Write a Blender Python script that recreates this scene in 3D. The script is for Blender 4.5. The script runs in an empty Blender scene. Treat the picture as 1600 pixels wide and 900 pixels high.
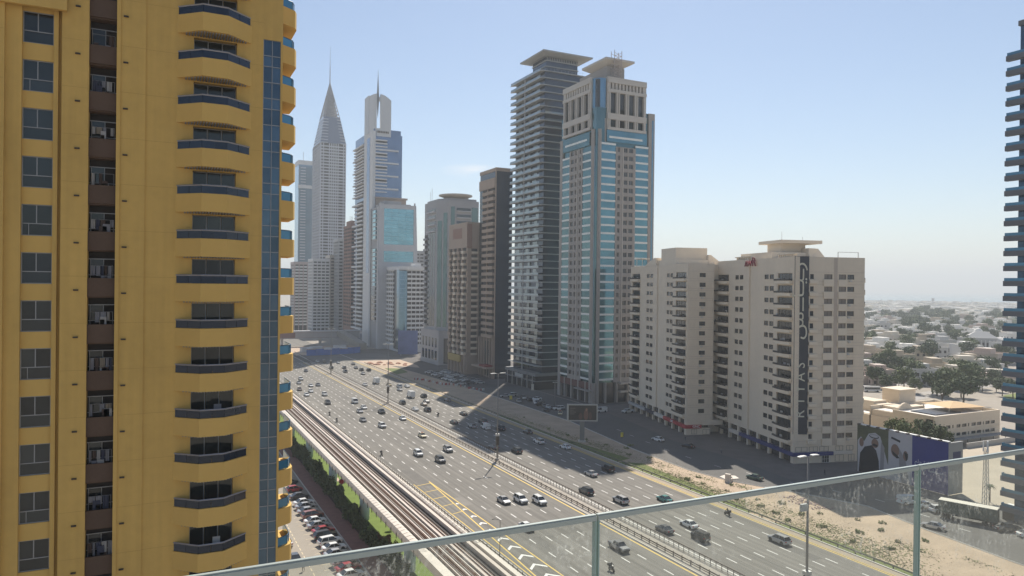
import bpy, math, random
from mathutils import Vector, Matrix
R=math.radians
rnd=random.Random(11)
SC=bpy.context.scene; COL=SC.collection

# ---------------------------------------------------------------- camera, sky, sun, exposure
EYE=Vector((0,0,51.0))
YAW=R(26.24)                      # camera looks this far to the right of the road direction (+Y)
cd=bpy.data.cameras.new('camera'); cam=bpy.data.objects.new('camera',cd); COL.objects.link(cam)
cd.sensor_width=36; cd.lens=36*1136/1600; cd.clip_start=.05; cd.clip_end=60000
cam.location=EYE
fw=Vector((math.sin(YAW)*math.cos(-.0033),math.cos(YAW)*math.cos(-.0033),-.0033))
r0=Vector((math.cos(YAW),-math.sin(YAW),0)); u0=r0.cross(fw)
ro=.0112
rt=r0*math.cos(ro)+u0*math.sin(ro); up=u0*math.cos(ro)-r0*math.sin(ro)
cam.matrix_world=Matrix(((rt.x,up.x,-fw.x,EYE.x),(rt.y,up.y,-fw.y,EYE.y),(rt.z,up.z,-fw.z,EYE.z),(0,0,0,1)))
SC.camera=cam

SUN_AZ=R(35); SUN_EL=R(50.5)      # azimuth from +Y towards +X
W=bpy.data.worlds.new('World'); SC.world=W; W.use_nodes=True
nt=W.node_tree; nt.nodes.clear()
wo=nt.nodes.new('ShaderNodeOutputWorld'); bg=nt.nodes.new('ShaderNodeBackground'); sky=nt.nodes.new('ShaderNodeTexSky')
sky.sky_type='NISHITA'; sky.sun_disc=False; sky.sun_elevation=SUN_EL; sky.sun_rotation=SUN_AZ
sky.air_density=1.0; sky.dust_density=.4; sky.ozone_density=1.5; sky.altitude=0
bg.inputs[1].default_value=.083
# a thin wisp of cloud and a few faint streaks low in the sky
tc=nt.nodes.new('ShaderNodeTexCoord'); mp=nt.nodes.new('ShaderNodeMapping'); mp.inputs['Scale'].default_value=(5,5,26)
no=nt.nodes.new('ShaderNodeTexNoise'); no.inputs['Scale'].default_value=2.2; no.inputs['Detail'].default_value=7
rp=nt.nodes.new('ShaderNodeValToRGB'); rp.color_ramp.elements[0].position=.30; rp.color_ramp.elements[1].position=.58
vd=nt.nodes.new('ShaderNodeVectorMath'); vd.operation='SUBTRACT'; 
wd=(fw+rt*((737-800)/1136)+up*((450-267)/1136)).normalized()
vd.inputs[1].default_value=wd
vs=nt.nodes.new('ShaderNodeVectorMath'); vs.operation='MULTIPLY'; vs.inputs[1].default_value=(1,1,4.2)
vl=nt.nodes.new('ShaderNodeVectorMath'); vl.operation='LENGTH'
mr=nt.nodes.new('ShaderNodeMapRange'); mr.inputs[1].default_value=.045; mr.inputs[2].default_value=.006; mr.inputs[3].default_value=0; mr.inputs[4].default_value=1
mu=nt.nodes.new('ShaderNodeMath'); mu.operation='MULTIPLY'; mx=nt.nodes.new('ShaderNodeMix'); mx.data_type='RGBA'
mx.inputs['B'].default_value=(8.6,8.8,9.2,1)
L=nt.links.new
L(tc.outputs['Generated'],mp.inputs[0]); L(mp.outputs[0],no.inputs['Vector']); L(no.outputs['Fac'],rp.inputs[0])
L(tc.outputs['Generated'],vd.inputs[0]); L(vd.outputs[0],vs.inputs[0]); L(vs.outputs[0],vl.inputs[0]); L(vl.outputs['Value'],mr.inputs[0])
L(mr.outputs[0],mu.inputs[0]); L(rp.outputs[0],mu.inputs[1]); L(mu.outputs[0],mx.inputs['Factor'])
L(sky.outputs[0],mx.inputs['A']); L(mx.outputs['Result'],bg.inputs[0]); L(bg.outputs[0],wo.inputs[0])
sl=bpy.data.lights.new('sun','SUN'); so=bpy.data.objects.new('sun',sl); COL.objects.link(so)
sl.energy=5.0; sl.angle=R(.53); sl.color=(1,.93,.82)
sd=Vector((math.sin(SUN_AZ)*math.cos(SUN_EL),math.cos(SUN_AZ)*math.cos(SUN_EL),math.sin(SUN_EL)))
so.rotation_euler=sd.to_track_quat('Z','Y').to_euler(); so.location=(0,-30,400)
vw=SC.view_settings; vw.view_transform='Standard'; vw.look='None'; vw.gamma=1; vw.use_curve_mapping=False; vw.exposure=.5
cy=SC.cycles; cy.use_denoising=True; cy.max_bounces=7; cy.transparent_max_bounces=16; cy.volume_bounces=0
cy.diffuse_bounces=3; cy.glossy_bounces=3; cy.sample_clamp_indirect=6

# ---------------------------------------------------------------- materials
MATS={}
def mat(name,col,rough=.8,metal=0.,var=.12,scale=.35,bump=0.,bscale=6.,objvar=0.,spec=.4,streak=0.,em=None):
    """colour varied by two world-scale noises (patches and grain), optional vertical rain streaks, bump and per-object shift"""
    if name in MATS: return MATS[name]
    m=bpy.data.materials.new(name); m.use_nodes=True; t=m.node_tree; b=t.nodes['Principled BSDF']; N=t.nodes.new; K=t.links.new
    b.inputs['Roughness'].default_value=rough; b.inputs['Metallic'].default_value=metal; b.inputs['Specular IOR Level'].default_value=spec
    m.diffuse_color=(*col,1)
    g=N('ShaderNodeNewGeometry')
    def noise(sc,det,src):
        n=N('ShaderNodeTexNoise'); n.inputs['Scale'].default_value=sc; n.inputs['Detail'].default_value=det; K(src,n.inputs['Vector']); return n.outputs['Fac']
    a=noise(scale,5,g.outputs['Position'])
    b2=noise(scale*9,3,g.outputs['Position'])
    ad=N('ShaderNodeMath'); ad.operation='MULTIPLY_ADD'; ad.inputs[1].default_value=.55
    K(b2,ad.inputs[0]); K(a,ad.inputs[2])
    fac=ad.outputs[0]
    if streak:
        mp=N('ShaderNodeMapping'); mp.inputs['Scale'].default_value=(2.2,2.2,.09); K(g.outputs['Position'],mp.inputs[0])
        s=noise(1.0,4,mp.outputs[0]); q=N('ShaderNodeMath'); q.operation='MULTIPLY_ADD'; q.inputs[1].default_value=streak; K(s,q.inputs[0]); K(fac,q.inputs[2]); fac=q.outputs[0]
    if objvar:
        oi=N('ShaderNodeObjectInfo'); q=N('ShaderNodeMath'); q.operation='MULTIPLY_ADD'; q.inputs[1].default_value=objvar; K(oi.outputs['Random'],q.inputs[0]); K(fac,q.inputs[2]); fac=q.outputs[0]
    mid=.775+streak*.5+objvar*.5
    r=N('ShaderNodeMapRange'); r.inputs[1].default_value=mid-.45-objvar*.4; r.inputs[2].default_value=mid+.45+objvar*.4
    r.inputs[3].default_value=0; r.inputs[4].default_value=1; K(fac,r.inputs[0])
    mix=N('ShaderNodeMix'); mix.data_type='RGBA'
    v=var+objvar*.5
    mix.inputs['A'].default_value=(*[max(0,c*(1-v)) for c in col],1); mix.inputs['B'].default_value=(*[min(1,c*(1+v)) for c in col],1)
    K(r.outputs[0],mix.inputs['Factor']); K(mix.outputs['Result'],b.inputs['Base Color'])
    if bump:
        h=noise(bscale,4,g.outputs['Position']); bn=N('ShaderNodeBump'); bn.inputs['Strength'].default_value=bump; bn.inputs['Distance'].default_value=.05
        K(h,bn.inputs['Height']); K(bn.outputs[0],b.inputs['Normal'])
    if em:
        b.inputs['Emission Color'].default_value=(*col,1); b.inputs['Emission Strength'].default_value=em
    MATS[name]=m; return m
def glass(name,col,metal=.75,rough=.07,wav=.02,objvar=.5):
    """facade glass: a dark coated mirror, slightly wavy so reflections break up from pane to pane"""
    m=mat(name,col,rough=rough,metal=metal,var=.15,scale=.12,objvar=objvar,spec=.6,bump=wav,bscale=.35); return m

ASPH=mat('asphalt',(.178,.166,.147),.92,var=.16,scale=.05,bump=.25,bscale=9)
def road_wear():
    m=ASPH; t=m.node_tree; b=t.nodes['Principled BSDF']; N=t.nodes.new; K=t.links.new
    src=b.inputs['Base Color'].links[0].from_socket
    g=N('ShaderNodeNewGeometry'); mp=N('ShaderNodeMapping'); mp.inputs['Scale'].default_value=(1.1,.012,1); K(g.outputs['Position'],mp.inputs[0])
    n=N('ShaderNodeTexNoise'); n.inputs['Scale'].default_value=1; n.inputs['Detail'].default_value=5; K(mp.outputs[0],n.inputs['Vector'])
    r=N('ShaderNodeMapRange'); r.inputs[1].default_value=.3; r.inputs[2].default_value=.7; r.inputs[3].default_value=.76; r.inputs[4].default_value=1.2; K(n.outputs['Fac'],r.inputs[0])
    sx=N('ShaderNodeSeparateXYZ'); K(g.outputs['Position'],sx.inputs[0])
    def track(x0,w):
        a=N('ShaderNodeMath'); a.operation='MULTIPLY_ADD'; a.inputs[1].default_value=4*math.pi/w; a.inputs[2].default_value=-4*math.pi*x0/w; K(sx.outputs['X'],a.inputs[0])
        c=N('ShaderNodeMath'); c.operation='COSINE'; K(a.outputs[0],c.inputs[0])
        q=N('ShaderNodeMath'); q.operation='MULTIPLY_ADD'; q.inputs[1].default_value=.055; q.inputs[2].default_value=.965; K(c.outputs[0],q.inputs[0]); return q.outputs[0]
    cm=N('ShaderNodeMath'); cm.operation='GREATER_THAN'; cm.inputs[1].default_value=90; K(sx.outputs['X'],cm.inputs[0])
    tm=N('ShaderNodeMix'); K(cm.outputs[0],tm.inputs['Factor']); K(track(60.8,3.72),tm.inputs['A']); K(track(97.5,3.42),tm.inputs['B'])
    pr=N('ShaderNodeMath'); pr.operation='MULTIPLY'; K(r.outputs[0],pr.inputs[0]); K(tm.outputs['Result'],pr.inputs[1])
    v=N('ShaderNodeVectorMath'); v.operation='SCALE'; K(src,v.inputs[0]); K(pr.outputs[0],v.inputs['Scale']); K(v.outputs[0],b.inputs['Base Color'])
road_wear()
ASPH2=mat('service_asphalt',(.12,.115,.108),.92,var=.2,scale=.08,bump=.25,bscale=9)
LOT=mat('parking_asphalt',(.29,.255,.21),.92,var=.15,scale=.1,bump=.2,bscale=9)
PAVER=mat('red_paver',(.23,.12,.10),.9,var=.2,scale=.6,objvar=.25)
PAVE=mat('pale_paving',(.34,.305,.26),.9,var=.12,scale=.3,objvar=.15)
KERB=mat('kerb_concrete',(.5,.47,.42),.9,var=.15,scale=.4)
WHITEP=mat('white_road_paint',(.72,.70,.66),.8,var=.12,scale=1.)
YELP=mat('yellow_road_paint',(.72,.50,.12),.8,var=.12,scale=1.)
SAND=mat('sand',(.42,.325,.235),.95,var=.3,scale=.17,bump=.6,bscale=1.2)
SOIL=mat('urban_ground',(.31,.275,.23),.95,var=.2,scale=.03,bump=.3,bscale=.6)
GRASSM=mat('turf',(.14,.165,.05),.95,var=.4,scale=.35,bump=.5,bscale=5)
LAWN=mat('lawn_green',(.13,.185,.035),.95,var=.25,scale=.4,bump=.4,bscale=6)
CONC=mat('concrete',(.42,.40,.37),.85,var=.1,scale=.2,streak=.5)
CONCL=mat('pale_concrete',(.62,.56,.49),.85,var=.1,scale=.4,objvar=.15,streak=.3)
TRACKC=mat('track_slab',(.56,.49,.43),.88,var=.14,scale=.5)
TRACKD=mat('track_bed_shade',(.06,.052,.05),.95,var=.25,scale=.5)
RUST=mat('rail_rust',(.14,.075,.045),.7,.3,var=.25,scale=1.2)
STEEL=mat('rail_steel',(.5,.47,.44),.35,.8,var=.1)
DKMETAL=mat('dark_metal',(.07,.055,.045),.55,.4,var=.15)
GALV=mat('galvanised',(.45,.45,.44),.45,.6,var=.1)
BLACK=mat('black_rubber',(.02,.02,.02),.8,var=.1)
WHITE=mat('white_paint',(.78,.77,.74),.6,var=.05)
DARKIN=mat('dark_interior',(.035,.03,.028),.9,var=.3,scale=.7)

# ---------------------------------------------------------------- mesh helpers
class MB:
    def __init__(s): s.v=[]; s.f=[]; s.m=[]
    def quad(s,a,b,c,d,m=0):
        i=len(s.v); s.v+= [a,b,c,d]; s.f.append((i,i+1,i+2,i+3)); s.m.append(m); return s
    def tri(s,a,b,c,m=0):
        i=len(s.v); s.v+= [a,b,c]; s.f.append((i,i+1,i+2)); s.m.append(m); return s
    def box(s,x0,x1,y0,y1,z0,z1,m=0):
        if x1<x0:x0,x1=x1,x0
        if y1<y0:y0,y1=y1,y0
        i=len(s.v); s.v+=[(x0,y0,z0),(x1,y0,z0),(x1,y1,z0),(x0,y1,z0),(x0,y0,z1),(x1,y0,z1),(x1,y1,z1),(x0,y1,z1)]
        for q in ((3,2,1,0),(4,5,6,7),(0,1,5,4),(1,2,6,5),(2,3,7,6),(3,0,4,7)): s.f.append(tuple(i+k for k in q)); s.m.append(m)
        return s
    def prism(s,poly,z0,z1,m=0,top=None,tm=None):
        top=top or poly; n=len(poly); i=len(s.v)
        s.v+=[(x,y,z0) for x,y in poly]+[(x,y,z1) for x,y in top]
        s.f.append(tuple(i+k for k in reversed(range(n)))); s.m.append(m)
        s.f.append(tuple(i+n+k for k in range(n))); s.m.append(m if tm is None else tm)
        for k in range(n): s.f.append((i+k,i+(k+1)%n,i+n+(k+1)%n,i+n+k)); s.m.append(m)
        return s
    def cyl(s,x,y,z0,z1,r0,r1=None,n=10,m=0):
        r1=r0 if r1 is None else r1
        P=[(math.cos(2*math.pi*k/n),math.sin(2*math.pi*k/n)) for k in range(n)]
        return s.prism([(x+r0*a,y+r0*b) for a,b in P],z0,z1,m,[(x+r1*a,y+r1*b) for a,b in P])
    def bar(s,a,b,w,m=0,h=None,n=4):
        """a bar of square (or n-gon) section from a to b, tapering from w to h"""
        a=Vector(a); b=Vector(b); d=(b-a).normalized(); x=d.orthogonal().normalized(); y=d.cross(x); h=w if h is None else h
        i=len(s.v)
        for p,r in ((a,w),(b,h)):
            for k in range(n):
                t=2*math.pi*(k+.5)/n; s.v.append(tuple(p+(x*math.cos(t)+y*math.sin(t))*r))
        s.f.append(tuple(i+k for k in reversed(range(n)))); s.m.append(m); s.f.append(tuple(i+n+k for k in range(n))); s.m.append(m)
        for k in range(n): s.f.append((i+k,i+(k+1)%n,i+n+(k+1)%n,i+n+k)); s.m.append(m)
        return s
    def loft(s,rings,m=0,cap=True):
        n=len(rings[0]); i=len(s.v)
        for r in rings: s.v+=list(r)
        for a in range(len(rings)-1):
            for k in range(n): s.f.append((i+a*n+k,i+a*n+(k+1)%n,i+(a+1)*n+(k+1)%n,i+(a+1)*n+k)); s.m.append(m)
        if cap:
            s.f.append(tuple(i+k for k in reversed(range(n)))); s.m.append(m)
            e=i+(len(rings)-1)*n; s.f.append(tuple(e+k for k in range(n))); s.m.append(m)
        return s
    def mesh(s,name,mats,smooth=False):
        me=bpy.data.meshes.new(name); me.from_pydata(s.v,[],s.f)
        for m in (mats if isinstance(mats,(list,tuple)) else [mats]): me.materials.append(m)
        me.polygons.foreach_set('material_index',s.m)
        if smooth: me.polygons.foreach_set('use_smooth',[True]*len(s.f))
        me.update(); return me
    def obj(s,name,mats,parent=None,loc=(0,0,0),smooth=False): return ob(name,s.mesh(name,mats,smooth),parent,loc)
def ob(name,me,parent=None,loc=(0,0,0),rz=0.,scale=None):
    o=bpy.data.objects.new(name,me); COL.objects.link(o); o.location=loc
    if rz: o.rotation_euler=(0,0,rz)
    if scale: o.scale=(scale,)*3 if isinstance(scale,(int,float)) else scale
    if parent: o.parent=parent
    return o
def tag(o,label=None,cat=None,group=None,kind=None):
    if label: o['label']=label
    if cat: o['category']=cat
    if group: o['group']=group
    if kind: o['kind']=kind
    return o
def struct(o): o['kind']='structure'; return o
def stuff(o): o['kind']='stuff'; return o
def thing(name,label,cat,loc=(0,0,0),rz=0.,group=None): return tag(ob(name,None,None,loc,rz),label,cat,group)
BOXC={}
def bx(name,parent,x0,x1,y0,y1,z0,z1,m,po=(0,0,0)):
    """a box part; boxes of one size and material share their mesh. po: location of a parent part"""
    if x1<x0:x0,x1=x1,x0
    if y1<y0:y0,y1=y1,y0
    k=(round(x1-x0,2),round(y1-y0,2),round(z1-z0,2),m.name)
    if k not in BOXC: BOXC[k]=MB().box(0,k[0],0,k[1],0,k[2]).mesh(name,m)
    return ob(name,BOXC[k],parent,(x0-po[0],y0-po[1],z0-po[2]))
def copy_tree(o,parent=None):
    c=o.copy(); COL.objects.link(c)
    if parent: c.parent=parent
    for ch in list(o.children): copy_tree(ch,c)
    return c
def text_mesh(body,size,m,depth=.02,align='CENTER'):
    c=bpy.data.curves.new('lettering','FONT'); c.body=body; c.size=size; c.extrude=depth; c.align_x=align; c.align_y='CENTER'; c.resolution_u=3
    o=bpy.data.objects.new('lettering',c); COL.objects.link(o); bpy.context.view_layer.update()
    me=bpy.data.meshes.new_from_object(o); bpy.data.objects.remove(o); me.materials.clear(); me.materials.append(m); me.name='lettering'; return me

# ---------------------------------------------------------------- ground, roads
def sheet(name,polys,z,m,thick=None):
    b=MB()
    for p in polys:
        i=len(b.v); b.v+=[(x,y,z) for x,y in p]; b.f.append(tuple(range(i,i+len(p)))); b.m.append(0)
    return struct(b.obj(name,m))
def rect(x0,x1,y0,y1): return [(x0,y0),(x1,y0),(x1,y1),(x0,y1)]
gb=MB(); n=48
for a in range(n):                      # ground disc in rings out to the horizon
    t0,t1=2*math.pi*a/n,2*math.pi*(a+1)/n
    rs=[0,300,900,2600,3300]
    for k in range(len(rs)-1):
        q=[(rs[k]*math.cos(t0),rs[k]*math.sin(t0),0),(rs[k+1]*math.cos(t0),rs[k+1]*math.sin(t0),0),(rs[k+1]*math.cos(t1),rs[k+1]*math.sin(t1),0),(rs[k]*math.cos(t1),rs[k]*math.sin(t1),0)]
        if k==0: gb.tri(q[0],q[1],q[2])
        else: gb.quad(*q)
struct(gb.obj('ground',SOIL))
SEA=mat('sea_water',(.10,.19,.22),.25,var=.1,scale=.004,spec=.5)
sb=MB()
for a in range(n):
    t0,t1=2*math.pi*a/n,2*math.pi*(a+1)/n
    sb.quad((3200*math.cos(t0),3200*math.sin(t0),-.6),(15500*math.cos(t0),40000*math.sin(t0),-.6),(15500*math.cos(t1),40000*math.sin(t1),-.6),(3200*math.cos(t1),3200*math.sin(t1),-.6))
struct(sb.obj('sea',SEA))
sheet('road',[rect(59.2,120.9,-60,1500)],.004,ASPH)
sheet('shoulder_paving',[rect(87.6,92.9,-60,1500)],.008,PAVE)
sheet('sandy_shoulder',[rect(119.3,120.9,-60,520)],.008,mat('sandy_shoulder',(.34,.28,.21),.9,var=.15,scale=.3))
mb=MB()
for x,w in ((86.7,.16),(118.5,.13),(119.1,.1)):
    mb.box(x-w,x+w,-60,560,.009,.012)
for x in (59.9,):
    mb.box(x-.1,x+.1,-60,177,.009,.012)
struct(mb.obj('yellow_edge_line',YELP))
rp_=random.Random(2); PATCH=mat('road_patch_dark',(.14,.131,.118),.93,var=.2,scale=.4); PATCH2=mat('road_patch_pale',(.215,.20,.178),.93,var=.15,scale=.4); pt=[MB(),MB()]
for k in range(26):
    lane=rp_.choice((60.9,64.7,68.4,72.1,75.9,79.6,97.6,101.1,104.5,107.9,111.3)); y=rp_.uniform(85,330); w=rp_.uniform(1.2,3.3); h=rp_.uniform(3,16); x=lane+rp_.uniform(.1,.3); z=.0055+.00005*k; pt[k%2].quad((x,y,z),(x+w,y,z),(x+w,y+h,z),(x,y+h,z))
struct(pt[0].obj('road_patch',PATCH)); struct(pt[1].obj('road_patch',PATCH2))
jt=MB()
for k in range(12): y=70+31*k+rp_.uniform(-6,6); jt.box(59.5,86,y,y+.09,.0068,.0072); jt.box(93.4,119,y+7,y+7.09,.0068,.0072)
struct(jt.obj('road_seam',PATCH))
mb=MB()
for x in (60.8,64.55,68.3,72,75.75,79.5,83.2):
    for k in range(0,70):
        y=8*k
        if x<66 and y<186: continue
        mb.box(x-.11,x+.11,y-1.4,y+1.4,.0085,.0115)
for x in (97.5,101,104.4,107.8,111.2,114.6):
    for k in range(0,70):
        y=8*k+7.5; mb.box(x-.11,x+.11,y-1.4,y+1.4,.0085,.0115)
mb.box(93.4,93.6,-60,560,.0085,.0115)
struct(mb.obj('lane_line',WHITEP))
# merge taper: two yellow lines, cross hatching and white chevrons
mb=MB()
def strip(a,b,w,z=.013):
    a=Vector((*a,0)); b=Vector((*b,0)); d=(b-a).normalized(); s=Vector((d.y,-d.x,0))*w
    mb.quad(*(tuple(p+Vector((0,0,z))) for p in (a-s,a+s,b+s,b-s)))
strip((64.4,178),(65.6,60),.13); strip((64.4,178),(63.5,162),.13,.0145); strip((63.5,162),(57.6,60),.13)
for k in range(5):
    y=176.4-6.2*k; x=64.4-max(0,(178-y))*.055; strip((60.2,y-1.0),(x,y),.12,.0155)
struct(mb.obj('merge_line',YELP))
mb=MB()
for y in (157.9,153.3,148,142.9,138.2,132.7,127.7,122.7,117.7,112.7,107.5,102,96):
    xl=63.5-(162-y)*.0578+.35; xr=64.4+(178-y)*.0102-.35; xm=(xl+xr)/2; h=(xr-xl)*.55; w=.55
    mb.quad((xl,y-h,.012),(xl,y-h-w*1.5,.012),(xm,y-w*1.5,.012),(xm,y,.012)); mb.quad((xm,y,.012),(xm,y-w*1.5,.012),(xr,y-h-w*1.5,.012),(xr,y-h,.012))
struct(mb.obj('road_chevron',WHITEP))
# kerbs
mb=MB()
for x0,x1,z in ((92.9,93.15,.14),(120.9,121.25,.16)): mb.box(x0,x1,-60,545,-.1,z)
mb.box(87.35,87.6,-60,545,-.1,.14); mb.box(58.9,59.2,-60,600,-.1,.14)
struct(mb.obj('kerb',KERB))

# sand reservation between the highway and the service road
SVL=[(140.5,330),(141.3,236),(135.6,187),(134.5,160),(137,146),(146,128),(151,116),(148,100),(145.5,80),(143,30)]
sheet('sand_strip',[[(121.25,-40),(121.25,470)]+[(131,470),(137,400)]+SVL],.006,SAND)
sheet('service_road',[[(x,y) for x,y in SVL]+[(160,30),(170,85),(166,117),(153,141),(156.5,165),(155.5,192),(162,225),(167,262),(168,330)]],.010,ASPH2)
mb=MB()
for a,b in zip(SVL[:-1],SVL[1:]):
    mb.bar((a[0],a[1],.06),(b[0],b[1],.06),.16)
struct(mb.obj('service_kerb',KERB))
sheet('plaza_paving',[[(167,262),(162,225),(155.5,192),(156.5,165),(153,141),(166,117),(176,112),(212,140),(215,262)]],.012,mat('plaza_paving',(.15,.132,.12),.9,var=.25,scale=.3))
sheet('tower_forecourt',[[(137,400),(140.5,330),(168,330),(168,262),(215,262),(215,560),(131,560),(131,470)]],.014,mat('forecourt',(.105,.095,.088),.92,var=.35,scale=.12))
# grassy verge strips
sheet('verge',[[(121.25,124),(121.25,176),(127.2,172),(126.6,160),(126,148),(124.9,138),(124.6,130),(123.2,124)],[(121.25,176),(121.25,262),(124,250),(123.2,215),(126,190),(127.5,178)],[(121.25,80),(121.25,118),(123.6,112),(124.5,100),(122.6,84)],[(124,398),(126,430),(135,425),(133,405)]],.011,GRASSM)
# service road dashes
mb=MB()
for (x,y) in ((149,215),(147.5,205),(146,194),(145,183),(144.5,172),(145,160),(147.5,150),(151,138),(155,128),(158,118),(157,106),(155.5,96)):
    mb.box(x-.09,x+.09,y-1.3,y+1.3,.0135,.016)
struct(mb.obj('service_dash',WHITEP))

# parking lot and brick walk on the near left
sheet('parking_lot',[rect(8.8,34.2,58,330)],.006,LOT)
mb=MB(); mb.box(34.2,34.45,58,330,-.1,.13); struct(mb.obj('lot_kerb',KERB))
mb=MB()
for k in range(60): mb.box(25.55,25.7,100+k*2.2,101.3+k*2.2,.0105,.013)
for k in range(64): mb.box(27.6,33.6,104+k*2.9-.06,104+k*2.9+.06,.0105,.013)
struct(mb.obj('bay_line',mat('faded_line',(.62,.52,.34),.85,var=.2)))
sheet('lawn',[rect(38.6,46.5,40,520)],.007,LAWN)
sheet('viaduct_verge',[rect(46.5,58.9,40,520)],.0075,PAVE)
sheet('planting_bed',[rect(37.9,40.2,40,330)],.011,mat('bed_soil',(.07,.05,.035),.95,var=.3))
PV=struct(MB().box(34.45,37.9,40,330,-.1,.125).obj('brick_walk',PAVER))
# ---------------------------------------------------------------- metro viaduct
VX0,VX1,VZ=36.7,46.1,9.6
vi=thing('metro_viaduct','long pale concrete metro viaduct with twin tracks beside the highway','viaduct',(41.4,0,0))
def vb(name,x0,x1,y0,y1,z0,z1,m): return bx(name,vi,x0-41.4,x1-41.4,y0,y1,z0,z1,m)
VY0,VY1=40,640
g=MB(); prof=[(VX0-41.4,VZ-.1),(VX0-41.4,VZ-.55),(-2.3,VZ-1.7),(-1.7,VZ-2.3),(1.7,VZ-2.3),(2.3,VZ-1.7),(VX1-41.4,VZ-.55),(VX1-41.4,VZ-.1)]
g.loft([[(x,VY0,z) for x,z in prof],[(x,VY1,z) for x,z in prof]]); g.obj('girder',CONC,vi)
g=MB()
for k in range(20): vb('girder_joint',VX0-.03,VX0+.03,VY0+15.2+31*k,VY0+15.26+31*k,VZ-.56,VZ-.09,DKMETAL)
vb('track_slab',VX0+1.6,VX1-1.4,VY0,VY1,VZ-.1,VZ+.03,TRACKD)
# near track: plinths, running rails and the power rail; the far track's shade is put into the dark slab colour
for x,w,h,m in ((39.05,.18,.42,TRACKC),(39.75,.30,.16,TRACKC),(40.55,.22,.2,TRACKC),(41.15,.34,.16,TRACKC),(41.85,.20,.2,TRACKC),(42.55,.42,.34,TRACKC),(43.35,.14,.24,TRACKC)):
    vb('track_plinth',x-w/2,x+w/2,VY0,VY1,VZ+.03,VZ+.03+h,m)
for x in (39.75,41.15): vb('running_rail',x-.04,x+.04,VY0,VY1,VZ+.19,VZ+.33,RUST)
for x in (40.2,41.5,42.95,43.55): vb('guard_rail',x-.045,x+.045,VY0,VY1,VZ+.03,VZ+.26,RUST)
for x in (43.98,44.55): vb('running_rail',x-.035,x+.035,VY0,VY1,VZ+.03,VZ+.17,DKMETAL)
vb('far_ledge',44.75,45.35,VY0,VY1,VZ-.1,VZ+.75,TRACKC)
vb('far_cable_tray',45.35,45.5,VY0,VY1,VZ-.1,VZ+.55,TRACKD)
vb('near_walkway',37.95,38.3,VY0,VY1,VZ-.1,VZ+.35,TRACKC)
# precast parapet panels, each with a bulged face
def panel_mesh(name,s,w):
    b=MB(); pr=[(0,-.25),(-.28*s,-.05),(-.36*s,.45),(-.2*s,1.0),(0.5*s*w,1.18),(1.0*s*w,.95),(1.05*s*w,-.1)]
    b.loft([[(x,0.06,z) for x,z in pr],[(x,1.38,z) for x,z in pr]]); return b.mesh(name,CONCL)
pm=panel_mesh('parapet_panel',1,1.15); pf=panel_mesh('parapet_panel',-1,.5)
for side,me,x in ((0,pm,VX0),(1,pf,VX1)):
    for k in range(150): ob('parapet_panel',me,vi,(x-41.4,104+1.5*k,VZ))
post=MB().box(-.05,.05,-.05,.05,-.6,.35).mesh('bracket',DKMETAL)
for k in range(75): ob('bracket',post,vi,(VX0-41.4-.36,104+3*k,VZ))
b=MB(); b.box(VX0-41.4-.35,VX0-41.4+1.1,329,VY1,VZ-.2,VZ+1.1); b.box(VX1-41.4-.5,VX1-41.4+.3,329,VY1,VZ-.2,VZ+1.1); b.box(VX0-41.4-.35,VX0-41.4+1.1,VY0,104,VZ-.2,VZ+1.1); b.box(VX1-41.4-.5,VX1-41.4+.3,VY0,104,VZ-.2,VZ+1.1)
stuff(b.obj('far_parapet',CONCL,vi))
PIER=mat('pier_blue_grey',(.36,.45,.48),.7,var=.08,scale=.3,streak=.3)
for k in range(17):
    y=62+31*k
    p=MB().cyl(0,0,0,VZ-3.6,1.05,n=16); p.loft([[(1.05*math.cos(t)*s*(1.3 if s>1 else 1),1.05*math.sin(t),z) for t in [2*math.pi*i/16 for i in range(16)]] for z,s in ((VZ-3.6,1),(VZ-2.3,1.75))]); p.obj('pier',PIER,vi,(0,y,0),True)

# ---------------------------------------------------------------- median and roadside barriers
md=thing('median_fence','low brown two-rail barrier running along the highway median on the near side','fence',(88.9,0,0))
bx('rail',md,-.05,.05,30,545,.62,.86,DKMETAL); bx('rail',md,-.04,.04,30,545,.28,.42,DKMETAL)
pmh=MB().box(-.07,.07,-.07,.07,0,.95).mesh('post',DKMETAL)
for k in range(170): ob('post',pmh,md,(0.14,60+2.5*k,0))
md2=thing('median_barrier','dark topped picket barrier on the far side of the highway median','fence',(92.35,0,0))
bx('top_rail',md2,-.09,.09,30,545,1.08,1.26,DKMETAL); bx('base_rail',md2,-.06,.06,30,545,.14,.24,GALV)
pm2=MB().box(-.035,.035,-.06,.06,0,1.08).mesh('post',DKMETAL)
for k in range(290): ob('post',pm2,md2,(0,60+1.5*k,0))
gr=thing('guard_rail','long low steel guard rail edging the far verge of the highway','guard rail',(121.6,0,0))
bx('rail',gr,-.05,.05,30,460,.5,.82,mat('rail_green_grey',(.16,.165,.12),.6,.3,var=.2))
pm3=MB().box(-.08,.08,-.08,.08,0,.7).mesh('post',DKMETAL)
for k in range(100): ob('post',pm3,gr,(.13,60+4*k,0))
bo=thing('edge_fence','chain of short dark posts and rail between the viaduct and the highway','fence',(58.5,0,0))
bx('rail',bo,-.03,.03,40,400,.5,.58,DKMETAL)
pm4=MB().box(-.05,.05,-.05,.05,0,.8).mesh('post',DKMETAL)
for k in range(180): ob('post',pm4,bo,(0,60+1.9*k,0))

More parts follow.
